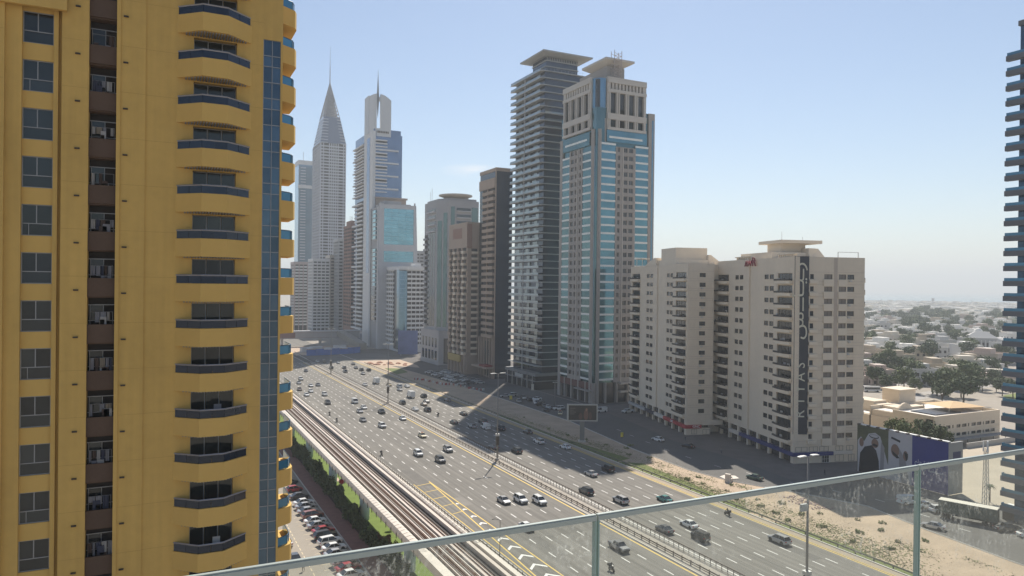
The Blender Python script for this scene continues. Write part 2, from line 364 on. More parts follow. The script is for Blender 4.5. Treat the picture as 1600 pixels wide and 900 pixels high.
# ---------------------------------------------------------------- lamps, mast arms
POLE=mat('lamp_pole_grey',(.22,.21,.2),.5,.5,var=.1)
def mast(x,y,h,label,arms=2.4,box=True,group='highway lamp masts'):
    t=thing('lamp_mast',label,'street lamp',(x,y,0),0,group)
    MB().cyl(0,0,0,h,.24,.13,n=8).obj('pole',POLE,t,smooth=True)
    MB().box(-.45,.45,-.45,.45,0,.5).obj('base',KERB,t)
    for s in (-1,1):
        a=MB(); a.bar((0,0,h-.05),(s*arms*.4,0,h+.05),.08); a.obj('arm',POLE,t)
        l=MB(); l.loft([[(s*arms*f,w,h+z) for w,z in ((-.28,.05),(-.28,.16+.05*b),(.28,.16+.05*b),(.28,.05))] for f,b in ((.3,1),(.65,1.4),(1,0))]); l.obj('lamp_head',mat('lamp_white',(.7,.69,.65),.5,var=.05),t)
    if box:
        MB().box(-.45,.45,-.3,.3,4.3,6.9).obj('sign_box',DKMETAL,t); MB().box(-.5,.5,-.5,.5,7.0,7.6).obj('camera_box',GALV,t)
    return t
mast(90.6,192.3,25.2,'tall twin-headed lamp mast on the median, nearest the dark shadowed lanes')
mast(90.6,303,25.2,'tall lamp mast on the median beyond the shadow, with a dark box on it')
mast(90.6,415,25.2,'tall lamp mast on the far part of the median before the blue hoardings')
t=mast(90.6,80,25.2,'white twin-headed lamp mast nearest the viewer, its pole crossing behind the glass balustrade',2.1)
MB().box(-1.5,-.16,-.2,.2,16.9,18).obj('sign_box',mat('sign_grey_white',(.4,.4,.39),.6),t)
mast(149.5,262,11,'slim street lamp in the shaded forecourt of the teal tower',1.0,False,None)
def slim(x,y,h,label):
    t=thing('lamp_post',label,'street lamp',(x,y,0)); p=MB().cyl(0,0,0,h,.09,.06,n=6); p.obj('pole',POLE,t); a=MB(); a.bar((0,0,h),(-1.1,0,h+.35),.05); a.bar((-1.1,0,h+.35),(-1.7,0,h+.3),.09); a.obj('arm',POLE,t)
slim(58.7,123,7,'small curved lamp post beside the white chevrons')
# roadside LED board
lb=thing('billboard','LED advertising board on a thick grey post in the shaded sand strip','billboard',(126.6,203.6,0),R(-26.5))
MB().box(-.75,.75,-.4,.4,0,6.9).obj('post',mat('board_post',(.2,.2,.19),.6,var=.1),lb)
MB().box(-1.2,1.2,-1,1,0,.5).obj('plinth',KERB,lb)
fr=MB(); fr.box(-5,5,-.5,.5,6.8,7.15); fr.box(-5,5,-.5,.5,12,12.35); fr.box(-5,-4.5,-.5,.5,7.15,12); fr.box(4.65,5,-.5,.5,7.15,12); fr.box(-4.5,4.65,.1,.5,7.15,12)
fr.obj('frame',mat('board_frame',(.42,.42,.40),.5,.3,var=.1),lb)
MB().box(-4.5,4.65,-.3,.1,7.15,12).obj('screen',mat('led_screen',(.035,.032,.03),.35,var=.5,scale=.25),lb)
pic=MB()
def ell(b,x,z,rx,rz,y,m,n=14): b.f.append(tuple(range(len(b.v),len(b.v)+n))); b.m.append(m); b.v+=[(x+rx*math.cos(2*math.pi*k/n),y,z+rz*math.sin(2*math.pi*k/n)) for k in range(n)]
ell(pic,1.2,8.9,.75,1.8,-.305,0); ell(pic,1.35,10.6,.36,.5,-.31,1); ell(pic,-.6,8.4,.6,1.2,-.305,2); ell(pic,2.6,8.6,.5,1.3,-.305,2)
for k,w in enumerate((1.7,1.2,1.9,1.4)): pic.quad((-4,-.305,10.9-k*.62),(-4+w,-.305,10.9-k*.62),(-4+w,-.305,11.1-k*.62),(-4,-.305,11.1-k*.62),3)
pic.obj('picture',[mat('pic_brown',(.13,.07,.055),.5,em=.06),mat('pic_skin',(.2,.12,.09),.5,em=.08),mat('pic_dark',(.085,.05,.042),.5,em=.05),mat('pic_grey',(.13,.12,.12),.5,em=.05)],lb)
# cast concrete block and rubble on the sand
t=thing('concrete_block','pale broken concrete block standing on the sunlit sand strip','concrete block',(136.2,146,0),.5)
MB().box(-1,.9,-.8,.8,0,.9).obj('base_slab',CONCL,t); MB().box(-1,-.2,-.7,.7,.9,2.2).obj('upright',CONCL,t); MB().box(.2,1.6,-.4,.7,0,1.2).obj('side_block',CONCL,t)
t=thing('concrete_slab','flat pale concrete slab lying on the sand beside the block','slab',(139.2,149.2,0)); MB().prism([(-2.4,-1.6),(1.6,-2.2),(2.6,.4),(.4,2.2),(-1.9,1.5)],0,.18).obj('slab',CONCL,t)
t=thing('broken_slab','grey broken slab tilted at the service road edge','slab',(141.2,136.4,0)); MB().prism([(-1.8,-.6),(1.5,-1),(2.0,.6),(-1.2,1)],0,.35).obj('slab',CONC,t)
t=thing('hydrant_sign','small yellow marker post in the shaded sand beside the service road','sign',(142.0,203,0)); MB().box(-.5,.5,-.1,.1,.4,1.9).obj('plate',mat('marker_yellow',(.75,.6,.08),.6),t); MB().box(-.06,.06,-.06,.06,0,.4).obj('stake',DKMETAL,t)
t=thing('marker_sign','small yellow board at the edge of the shaded forecourt','sign',(143.5,291,0)); MB().box(-.6,.6,-.1,.1,.2,1.9).obj('plate',mat('marker_yellow',(.75,.6,.08),.6),t); MB().box(-.06,.06,-.06,.06,0,.2).obj('stake',DKMETAL,t)
# ---------------------------------------------------------------- buildings
class T:
    """a building: local x runs along the face that looks at the camera, local y along the face that looks at the road"""
    def __init__(s,name,label,cat,O,ang=0.,group=None): s.r=thing(name,label,cat,(O[0],O[1],0),-R(ang),group)
    def b(s,name,x0,x1,y0,y1,z0,z1,m,parent=None):
        return bx(name,parent or s.r,x0,x1,y0,y1,z0,z1,m,tuple(parent.location) if parent else (0,0,0))
    def f(s,name,face,s0,s1,d0,d1,z0,z1,m,parent=None):
        """box on a face: s along it, d outwards"""
        if face=='L': return s.b(name,-d1,-d0,s0,s1,z0,z1,m,parent)
        return s.b(name,s0,s1,-d1,-d0,z0,z1,m,parent)
    def put(s,name,me,face,s0,d,z):
        return ob(name,me,s.r,(-d,s0,z) if face=='L' else (s0,-d,z))
def fbox(mb,face,s0,s1,d0,d1,z0,z1,m=0):
    if face=='L': mb.box(-d1,-d0,s0,s1,z0,z1,m)
    else: mb.box(s0,s1,-d1,-d0,z0,z1,m)
WINC={}
def window_mesh(face,w,h,frame,pane,nv=1,nh=0,t=.07):
    k=(face,round(w,2),round(h,2),frame.name,pane.name,nv,nh)
    if k in WINC: return WINC[k]
    b=MB(); fbox(b,face,0,w,-.12,-.04,0,h,1)
    for a in (0,w-t): fbox(b,face,a,a+t,-.1,.03,0,h)
    for z in (0,h-t): fbox(b,face,t,w-t,-.1,.03,z,z+t)
    for i in range(nv): c=w*(i+1)/(nv+1); fbox(b,face,c-t*.4,c+t*.4,-.1,.02,t,h-t)
    for i in range(nh): c=h*(i+1)/(nh+1); fbox(b,face,t,w-t,-.1,.015,c-t*.4,c+t*.4)
    WINC[k]=b.mesh('window',[frame,pane]); return WINC[k]
def punched(wall,face,s0,s1,z0,z1,cols,rows,d=.35):
    """wall skin of thickness d with openings at every column x row"""
    e=s0
    for a,b in sorted(cols):
        if a>e: fbox(wall,face,e,a,-d,0,z0,z1)
        z=z0
        for lo,hi in sorted(rows):
            if lo>z: fbox(wall,face,a,b,-d,0,z,lo)
            z=hi
        if z1>z: fbox(wall,face,a,b,-d,0,z,z1)
        e=b
    if s1>e: fbox(wall,face,e,s1,-d,0,z0,z1)

YEL=mat('yellow_render',(.575,.366,.104),.85,var=.14,scale=.16,streak=.8,bump=.2,bscale=4)
YEL2=mat('yellow_render_band',(.61,.39,.112),.85,var=.05,scale=.2,streak=.2,objvar=.05)
BROWN=mat('brown_parapet',(.10,.061,.04),.8,var=.15,scale=.5,objvar=.15)
ALU=mat('window_frame',(.30,.30,.30),.5,.3,var=.05)
NGLASS=glass('near_window_glass',(.035,.042,.044),.28,.06,.03,.9)
BALG=glass('blue_balcony_glass',(.016,.026,.045),.4,.08,.02,.5)
RAILM=mat('grey_handrail',(.36,.35,.37),.5,.4,var=.08)
CURT=glass('curtain_glass',(.07,.115,.16),.6,.06,.03,.7)
SOFF=mat('soffit_slat',(.26,.25,.24),.8,var=.1)
# ---- yellow tower on the left
Y=T('apartment_tower','tall yellow apartment tower with bowed balconies filling the left side','apartment tower',(0,57))
w=MB()
w.box(-20,7.2,1.45,18,0,90); w.box(7.2,8.6,.25,18,0,90)
w.box(-20,-8.75,-.45,1.45,0,90); w.box(-8.75,-7.85,-.15,1.45,0,90)
w.box(-6.1,-5.83,.05,1.45,0,90); w.box(-5.83,-5.62,.35,1.45,0,90); w.box(-5.62,-4.05,-.12,1.45,0,90)
w.box(-2.4,-2.16,-.2,1.45,0,90); w.box(-2.16,-.62,-.12,1.45,0,90); w.box(-.62,2.45,-.02,1.45,0,90); w.box(5.35,7.2,0,1.45,0,90)
w.box(7.2,8.6,0,.25,69.2,90); w.box(8.45,8.6,0.02,.25,0,69.2)
w.box(-20,-5.3,-.75,-.45,68.85,90)
w.obj('wall',YEL,Y.r)
jn=MB()
for k in range(-3,22):
    z=67.2-3.18*k
    for a,b,y in ((-20,-8.8,-.453),(-5.6,-4.08,-.123),(-2.14,-.64,-.123),(-.6,2.43,-.023),(5.38,7.18,-.003)): jn.box(a,b,y,y+.01,z,z+.022)
stuff(jn.obj('render_joint',mat('joint_dark_yellow',(.44,.275,.075),.9),Y.r))  # thin render joints in a slightly darker yellow
for k in range(-2,20):
    zt=68.75-3.18*k; zb=zt-2.08
    if zb<2: break
    Y.b('spandrel',-7.85,-6.1,.18,1.45,zt-3.18,zb,YEL2)
    if k>=0:
        fr=MB(); X0,X1=-7.85,-6.1; W_=X1-X0; t=.06
        for a in (0,W_-t): fr.box(a,a+t,-.06,.05,0,2.08)
        for z in (0,2.02,.78): fr.box(t,W_-t,-.06,.05,z,z+t)
        fr.box(W_*.48-.03,W_*.48+.03,-.06,.05,.84,2.02)
        if k%3==1: fr.box(W_*.22,W_*.22+.04,-.06,.05,.06,.78)
        wo_=fr.obj('window',ALU,Y.r,(X0,.34,zb))
        for (a,b,c,d) in ((.06,W_*.48-.03,.84,2.02),(W_*.48+.03,W_-.06,.84,2.02),(.06,W_-.06,.06,.78)):
            bx('pane',wo_,a,b,0,.02,c,d,NGLASS)
# loggia column with brown parapets and things left on them
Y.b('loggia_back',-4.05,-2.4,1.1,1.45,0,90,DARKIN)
for k in range(-2,20):
    zt=67.1-3.18*k
    if zt<3: break
    Y.b('loggia_parapet',-4.05,-2.4,.12,.28,zt-1.25,zt,BROWN)
    Y.b('loggia_slab',-4.05,-2.4,.28,1.1,zt-1.35,zt-1.15,BROWN)
    q=MB(); q.box(0,1.65,.0,.06,0,.05); q.box(.1,.14,0,.06,.05,1.1); q.box(.9,.94,0,.06,.05,1.1); q.box(0,1.65,0,.06,1.1,1.16)
    gw=q.obj('loggia_window',ALU,Y.r,(-4.05,.98,zt+.2)); bx('pane',gw,.14,.9,.02,.04,.05,1.1,NGLASS)
CLOTH=[mat('cloth_white',(.34,.33,.32),.9,objvar=.3),mat('cloth_grey',(.2,.2,.22),.9,objvar=.3),mat('cloth_blue',(.05,.055,.085),.9,objvar=.3),mat('cloth_brown',(.08,.055,.045),.9),mat('cloth_cream',(.22,.19,.15),.9)]
desc=['white shirts and a dark coat','pale towels','a white bundle','white and grey washing','white cloths on a low rack','a pale folded quilt','white chairs and clothes','cream cloth and boxes','dark folded clothes','a few plain sheets','white washing on hangers','grey clothes']
for k in range(0,12):
    zt=67.1-3.18*k; r_=random.Random(k+5)
    t=thing('laundry',f'{desc[k]} in the recess, brown balcony {k+1} from the top','laundry',(-3.22,57.55,zt-1.15))
    rk=MB(); rk.bar((-.7,0,2.0),(.7,0,2.0),.015); rk.bar((-.68,0,0),(-.68,0,2.0),.02); rk.bar((.68,0,0),(.68,0,2.0),.02); rk.obj('rack',ALU,t)
    x=-.68
    while x<.55:
        w_=r_.uniform(.14,.4); h_=r_.uniform(.4,1.0)
        if r_.random()<.75:
            c=MB(); n=5
            c.loft([[(x+w_*i/n,.03*math.sin(i*1.7+k)-.02,1.99-j*h_) for i in range(n+1)]+[(x+w_*i/n,.03*math.sin(i*1.7+k)+.03,1.99-j*h_) for i in reversed(range(n+1))] for j in (0,.5,1)])
            c.obj('cloth',r_.choice(CLOTH),t)
        x+=w_+.05
    for q in range(2):
        a=r_.uniform(-.6,.2); bx('box',t,a,a+r_.uniform(.2,.5),-.1,.2,0,r_.uniform(1.25,1.75),r_.choice(CLOTH))
# bowed balconies
def poly_band(name,poly,z0,z1,m,t,parent,loc):
    """upright band of thickness t following an open plan polyline"""
    b=MB()
    for (x0,y0),(x1,y1) in zip(poly[:-1],poly[1:]):
        d=Vector((x1-x0,y1-y0,0)).normalized(); n=Vector((d.y,-d.x,0))*t
        i=len(b.v)
        b.v+=[(x0,y0,z0),(x1,y1,z0),(x1-n.x,y1-n.y,z0),(x0-n.x,y0-n.y,z0),(x0,y0,z1),(x1,y1,z1),(x1-n.x,y1-n.y,z1),(x0-n.x,y0-n.y,z1)]
        for q in ((3,2,1,0),(4,5,6,7),(0,1,5,4),(1,2,6,5),(2,3,7,6),(3,0,4,7)): b.f.append(tuple(i+k for k in q)); b.m.append(0)
    return b.obj(name,m,parent,loc)
BP=[(1.32,0),(2.95,-1.5),(4.65,-1.5),(6.38,0)]
BPi=[(1.42,0),(2.98,-1.4),(4.62,-1.4),(6.28,0)]
slabm=MB().prism(BP[::1],-1.9,-.62).mesh('balcony',YEL2)
glm=[]
for (a,b_) in ((0,1),(1,2),(2,3)):
    (x0,y0),(x1,y1)=BPi[a],BPi[b_]; n=2
    for i in range(n):
        p=(x0+(x1-x0)*i/n,y0+(y1-y0)*i/n); q=(x0+(x1-x0)*(i+1)/n-.02,y0+(y1-y0)*(i+1)/n)
        d=Vector((q[0]-p[0],q[1]-p[1],0)).normalized(); nn=Vector((d.y,-d.x,0))*.03
        glm.append(MB().prism([(p[0],p[1]),(q[0],q[1]),(q[0]-nn.x,q[1]-nn.y),(p[0]-nn.x,p[1]-nn.y)],-.6,-.06).mesh('glass_panel',BALG))
hr=MB()
for (a,b_) in ((0,1),(1,2),(2,3)): hr.bar((*BPi[a],-.03),(*BPi[b_],-.03),.055)
hrm=hr.mesh('handrail',RAILM)
sm=MB()
for i in range(22):
    x=1.9+i*.19; dpt=1.3 if 2.9<x<4.7 else 1.3*max(0,1-min(abs(x-2.9),abs(x-4.7))/1.5)
    if dpt>.15: sm.box(x,x+.09,-dpt,-.05,-1.98,-1.9)
sm=sm.mesh('soffit_grille',SOFF)
for k in range(-1,20):
    z=70.6-3.18*k
    if z<4: break
    o=ob('balcony',slabm,Y.r,(0,0,z))
    for gm_ in glm: ob('glass_panel',gm_,o)
    ob('handrail',hrm,o); ob('soffit_grille',sm,o)
    # sliding door behind
    fr=MB(); W_=2.9
    for a in (0,W_/3-.03,2*W_/3-.03,W_-.06): fr.box(a,a+.06,-.04,.06,0,3.05)
    for a in (0,2.99): fr.box(0,W_,-.04,.05,a,a+.06)
    d=ob('sliding_door',fr.mesh('sliding_door',ALU),Y.r,(2.45,.55,z-1.9))
    for i in range(3): bx('pane',d,.06+i*W_/3,(i+1)*W_/3-.04,.0,.02,.06,2.99,NGLASS)
    Y.b('lintel',2.45,5.35,.0,1.4,z+1.14,z+1.28,YEL2)
    if k in (9,12): 
        t=thing('balcony_chair',('white plastic chair on the lowest curved balcony above the rail','dark chair on the curved balcony fourth from the bottom')[k==9],'chair',(4.2,56.0,z-.63)); MB().box(-.25,.25,-.25,.25,.4,.45).obj('seat',CLOTH[k==9],t); MB().box(-.25,.25,.2,.25,.45,.9).obj('back',CLOTH[k==9],t)
        for a,c in ((-.22,-.22),(.2,-.22),(-.22,.2),(.2,.2)): MB().box(a,a+.04,c,c+.04,0,.4).obj('leg',CLOTH[k==9],t)
    t_=0
# glazed strip on the corner
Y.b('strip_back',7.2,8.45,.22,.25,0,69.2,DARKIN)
zz=69.2; i=0; hs=[1.19,.80,1.19]
while zz>1.5:
    h=hs[i%3]
    for a,b_ in ((7.24,7.82),(7.87,8.44)): Y.b('curtain_pane',a,b_,.12,.16,zz-h+.03,zz-.03,CURT)
    Y.b('transom',7.2,8.45,.07,.2,zz-.03,zz+.03,ALU); zz-=h; i+=1
for a in (7.2,7.82,8.44): Y.b('mullion',a,a+.05,.05,.21,0,69.2,ALU)
# balconies on the flank
SBP=[(8.6,4.4),(10.4,5.6),(10.62,6.2),(10.62,9.5),(8.6,9.5)]
sbm=MB().prism(SBP,-2.15,-.72).mesh('side_balcony',YEL2)
sgl=MB(); SI=[(8.6,4.55),(10.2,5.75),(10.42,6.3),(10.42,9.4)]
for (p,q) in zip(SI[:-1],SI[1:]):
    d=Vector((q[0]-p[0],q[1]-p[1],0)).normalized(); nn=Vector((d.y,-d.x,0))*.03
    sgl.prism([p,q,(q[0]-nn.x,q[1]-nn.y),(p[0]-nn.x,p[1]-nn.y)],-.7,0)
SBG=glass('side_balcony_glass',(.05,.20,.34),.3,.08,.02,.3)
sgl=sgl.mesh('glass_rail',SBG); sr=MB()
for p,q in zip(SI[:-1],SI[1:]): sr.bar((*p,.02),(*q,.02),.04)
for p in SI: sr.bar((*p,-.7),(*p,.02),.03)
sr=sr.mesh('handrail',mat('blue_frame',(.04,.10,.17),.5,var=.1))
for k in range(-1,20):
    z=71.25-3.18*k
    if z<4: break
    o=ob('side_balcony',sbm,Y.r,(0,0,z)); ob('glass_rail',sgl,o); ob('handrail',sr,o)
vm=MB(); vm.box(0,.3,-.1,0,0,.1); vm.box(.05,.22,-.16,-.1,.02,.09); vm=vm.mesh('vent',DKMETAL)
for k in range(0,20):
    for x,z,y in ((-4.85,69.4,-.12),(-2.0,69.2,-.12)):
        if z-3.18*k>2: ob('vent',vm,Y.r,(x,y,z-3.18*k))

# ---- the two beige blocks with shops
BEI=mat('beige_render',(.68,.585,.465),.88,var=.08,scale=.1,streak=.5)
BEI2=mat('beige_band',(.71,.62,.50),.88,var=.06,scale=.2,streak=.2)
BEID=mat('beige_joint_shade',(.50,.42,.35),.88,var=.1,scale=.2,streak=.3)  # darker beige for floor joints and for the painted recess shade
WFR=mat('bronze_frame',(.10,.085,.07),.5,.3,var=.1)
WGL=glass('dark_window_glass',(.06,.066,.072),.45,.08,.03,.9)
SHUT=mat('grey_shutter',(.24,.21,.185),.7,var=.1,scale=1,objvar=.15)
SHOPG=glass('shop_glass',(.07,.075,.08),.45,.08,.03,.6)
BRAIL=mat('dark_balcony_rail',(.05,.045,.045),.55,.3,var=.1)
def residential(t,UL,VR,top,rows,lcols,lbal,rcols,rshut,rec,par_z,corner):
    """two visible faces; rows: floor sill heights; lcols window pairs on the road face, lbal balcony bays, rec recessed bay"""
    wall=MB(); d=.45; z0=par_z
    wall.box(d,VR,d,UL,z0,top-.2)
    wr=[(z,z+1.45) for z in rows]; br=[(z-.95,z+1.75) for z in rows]
    # road face: plain bays, window columns, balcony bays, recess
    spans=[]; 
    for a,b in lcols: spans.append((a,b,'w'))
    for a,b in lbal: spans.append((a,b,'b'))
    spans.append((rec[0],rec[1],'r')); spans.sort(); e=0
    for a,b,kd in spans:
        if a>e: fbox(wall,'L',e,a,-d,0,z0,top)
        if kd=='w':
            m=(a+b)/2; wl=(b-a-.5)/2; punched(wall,'L',a,b,z0,top,[(a,a+wl),(b-wl,b)],wr,d)
            me=window_mesh('L',wl,1.45,WFR,WGL,1)
            for lo,hi in wr: t.put('window',me,'L',a,-.2,lo); t.put('window',me,'L',b-wl,-.2,lo)
        elif kd=='b':
            punched(wall,'L',a,b,z0,top,[(a+.02,b-.02)],br,d)
            dm=window_mesh('L',b-a-.5,2.55,WFR,WGL,3)
            for lo,hi in br:
                t.put('balcony_door',dm,'L',a+.25,-.3,lo+.05)
                s=MB(); n=8; pts=[(a-.3+(b-a+.6)*i/n,1.0+.55*math.sin(math.pi*i/n)) for i in range(n+1)]
                pl=[(0,a-.3)]+[(-q,p) for p,q in pts]+[(0,b+.3)]
                s.prism([(x,y) for x,y in pl],lo-.45,lo+.45)
                o=s.obj('balcony',BEI2,t.r,(0,0,0)); rl=MB()
                for (p,q),(p2,q2) in zip(pts[:-1],pts[1:]):
                    rl.box(min(-q,-q2)-.03,max(-q,-q2)+.06,p,p2,lo+.46,lo+.95)
                rl.obj('balcony_rail',BRAIL,o)
                if rnd.random()<.5: q_=a+rnd.uniform(.2,b-a-1.2); bx('air_conditioner',o,-.75,-.35,q_,q_+.8,lo+.46,lo+1.05+rnd.random()*.3,mat('ac_unit',(.5,.48,.45),.6,var=.1))
                if rnd.random()<.3: q_=a+rnd.uniform(.2,b-a-1.6); bx('balcony_washing',o,-1.0,-.95,q_,q_+1.3,lo+.8,lo+1.5,rnd.choice(CLOTH))
        else:
            fbox(wall,'L',a,b,-2.6,-2.3,z0,top-.2)
            me=window_mesh('L',(b-a)*.62,1.7,WFR,WGL,1)
            for lo,hi in wr:
                t.put('window',me,'L',a+(b-a)*.19,-2.26,lo)
                t.f('recess_sill','L',a+(b-a)*.1,b-(b-a)*.1,-2.3,-1.75,lo-1.15,lo-.1,BEI2)
        e=b
    if UL>e: fbox(wall,'L',e,UL,-d,0,z0,top)
    # face towards the viewer
    allc=[(a,b) for a,b,n in rcols]+[(a,b) for a,b in rshut]
    punched(wall,'R',d,VR,z0,top,allc,wr,d)
    for a,b,n in rcols:
        me=window_mesh('R',b-a,1.45,WFR,WGL,n)
        for lo,hi in wr: t.put('window',me,'R',a,-.2,lo)
    for a,b in rshut:
        me=window_mesh('R',b-a,1.45,WFR,SHUT,1)
        for lo,hi in wr: t.put('shutter_window',me,'R',a,-.2,lo)
    o=wall.obj('wall',BEI,t.r)
    ac=MB().box(0,.75,-.42,0,0,.5).mesh('air_conditioner',mat('ac_unit',(.5,.48,.45),.6,var=.1))
    for a,b,n in rcols:
        for lo,hi in wr:
            if rnd.random()<.55: ob('air_conditioner',ac,t.r,(a+rnd.uniform(0,.6),-.004,lo-.75))
    gm=MB()
    for lo in rows: fbox(gm,'R',d+.1,VR-.1,-.01,.035,lo+2.02,lo+2.1); fbox(gm,'R',d+.1,VR-.1,-.01,.035,lo-.62,lo-.55)
    stuff(gm.obj('floor_joint',BEID,t.r))
    sl_=MB()
    for a,b in lcols:
        for lo in rows: fbox(sl_,'L',a-.12,b+.12,.004,.13,lo-.16,lo-.04)
    stuff(sl_.obj('window_sill',BEI2,t.r))
# Riyas block
RB=T('apartment_block','beige apartment block with a tall dark vertical banner on its corner','apartment block',(167.5,153.2),14.4)
rows=[7.1+3.6*k for k in range(14)]
residential(RB,49.3,22.8,60.4,rows,[(29.6,34.9),(11.4,16.7)],[(39.2,47.8),(1.7,9.3)],[(4.7,5.9,0),(17.0,19.3,1)],[(9.3,12.0),(14.1,16.6)],(20.4,25.9),5.0,True)
b=MB(); b.box(12.5,13.7,-.02,.03,5,60.2); b.obj('recess_shade_strip',BEID,RB.r)  # flat strip on the face; the recess's shade is put into its colour
for k in range(14):       # curved balconies on the hidden flank showing past the edge
    z=rows[k]; o=RB.b('flank_balcony',22.8,24.0,1.2,5.2,z-.9,z+.15,BEI2); RB.b('balcony_rail',23.85,23.97,1.25,5.15,z+.15,z+.6,BRAIL,o)
    RB.f('bay_panel','R',9.0,12.3,0,.35,z-2.05,z-.1,BEI2); 
    RB.f('bay_panel','R',13.9,16.8,0,.3,z-2.05,z-.1,BEI2)
    RB.f('corner_balcony','R',4.2,7.0,0,.7,z-1.3,z-.35,BEI2)
BAN=mat('banner_dark',(.032,.036,.048),.55,var=.2,scale=.2)
GOLD=mat('sign_pale_gold',(.60,.57,.46),.6,var=.1)
bn=thing('vertical_banner','tall dark banner with pale lettering hung down the corner of the beige block','banner',(167.5,153.2,0),-R(14.4))
bm=MB(); bm.prism([(-.15,.35),(3.9,-.62),(3.9,-.45),(0,.5)],8.6,60.5); bm.obj('panel',BAN,bn)
phi=math.atan2(-.97,4.05)
def on_banner(body,size,zc,m,dx=0):
    me=text_mesh(body,size,m,.05); o=ob('lettering',me,bn)
    # text reads upwards: its x axis points up, its y axis points to the left along the panel
    u=Vector((math.cos(phi),math.sin(phi),0)); nrm=Vector((u.y,-u.x,0)); c=Vector((-.15,.35,0))+u*(2.05-dx)+nrm*.06
    o.matrix_local=Matrix(((0,-u.x,nrm.x,c.x),(0,-u.y,nrm.y,c.y),(1,0,0,zc),(0,0,0,1)))
    return o
LATX=[]
for ch,z in (('R',14.5),('I',18.3),('Y',21.8),('A',25.3),('S',28.7)): on_banner(ch,3.9,z,GOLD)
ar=on_banner('\uFEB1\u0640\u0640\uFE8E\u0640\uFEF4\u0640\uFEAD',4.6,47.6,GOLD,.75)
ar.scale=(1.5,1,1)
AWR=mat('maroon_letters',(.22,.02,.035),.5)
for ch,s,sz,dz in (('A',27.4,2.6,0),('W',25.2,2.6,.1),('R',22.6,4.2,.5)):
    me=text_mesh(ch,sz,AWR,.15); o=ob('roof_letter',me,RB.r); o.matrix_local=Matrix(((0,0,-1,-.3),(-1,0,0,s),(0,1,0,58.9+dz),(0,0,0,1)))
# ground floors of the Riyas block
BLUEF=mat('blue_fascia',(.018,.032,.16),.45,var=.15,scale=.2)
def shopfront(t,UL,VR,z,piers,mezz):
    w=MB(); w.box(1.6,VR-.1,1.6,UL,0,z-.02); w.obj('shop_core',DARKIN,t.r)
    for s in piers: t.f('pier','L',s-.45,s+.45,-1.2,-.05,0,z-.01,BEI2)
    for a,b in zip(piers[:-1],piers[1:]):
        m1=window_mesh('L',abs(b-a)-1.3,2.4,WFR,SHOPG,1); t.put('shop_window',m1,'L',min(a,b)+.65,-.9,.15)
        m2=window_mesh('L',abs(b-a)-1.3,1.5,WFR,SHOPG,2); t.put('mezzanine_window',m2,'L',min(a,b)+.65,-.7,mezz)
shopfront(RB,49,22,5.0,[.6,7,13.5,20,26,32,38,44,48.4],3.35)
RB.f('fascia','L',-.6,30,-.4,.75,2.25,3.3,BLUEF); RB.f('fascia','R',-.7,12.6,-.4,.72,2.26,3.29,BLUEF)
RB.f('sign_panel','L',30.05,37,-.3,.7,2.2,3.35,CONCL); RB.f('sign_panel','L',37.05,49,-.3,.7,2.2,3.1,mat('black_sign',(.03,.03,.03),.5))
for a,b in ((.8,4.2),(4.8,8.0)): RB.put('shop_panel',window_mesh('R',b-a,2,CONCL,CONCL,1),'R',a,.02,.1)
RB.put('glass_door',window_mesh('R',2.4,2.1,WHITE,SHOPG,2,1),'R',9.2,.1,.05)
for a,b,z,h in ((13.6,16.4,.2,2),(18,20,.2,2),(8.4,11.4,3.4,1.4),(13.8,16.2,3.4,1.4),(17.3,19.6,3.4,1.4),(.6,4.4,3.4,1.4),(5,7.8,3.4,1.4)): RB.put('shop_window',window_mesh('R',b-a,h,WFR,SHOPG,1),'R',a,.02,z)
wl=MB(); wl.box(0,.8,-.0,1.6,0,5); wl.box(.8,22.6,0.0,1.6,0,5); wl.obj('ground_wall',BEI,RB.r)
RB.f('sign_panel','R',12.7,19.2,0,.35,2.3,3.3,CONCL)
# roof of the Riyas block
r=MB(); r.box(1.5,13.5,15,34,60.2,62.4); r.box(6.5,15,18,26,62.4,65.4); r.obj('plant_room',BEI2,RB.r)
r=MB(); r.prism([(4.5,15),(19,15),(19,28),(4.5,28)],65.3,66.3); r.obj('roof_canopy',BEI2,RB.r)
r=MB(); r.prism([(13.6,14),(21.5,16),(21.5,30),(13.6,30)],60.2,63.8,0,[(13.6,14),(18.2,16),(18.2,30),(13.6,30)]); r.obj('stair_roof',BEI2,RB.r)
for s0,n in ((28,7),(2,8)):
    for i in range(n): RB.b('roof_vent',.6,1.6,s0+i*1.1,s0+i*1.1+.6,60.4,61.2,BEI2)
RB.b('roof_beam',.4,1.8,27.5,36,61.2,61.45,BEI2); RB.b('roof_beam',.4,1.8,1.5,10.8,61.2,61.45,BEI2)
for a in (15.2,22): RB.b('roof_post',a,a+.15,2,2.15,60.3,62,GALV)
RB.b('roof_post_beam',15.2,22.15,2,2.15,62,62.12,GALV)
t=MB(); t.bar((6,17,66.3),(6,17,69),.06); t.bar((14,18,66.3),(14,18,67.6),.06); t.obj('antenna',GALV,RB.r)

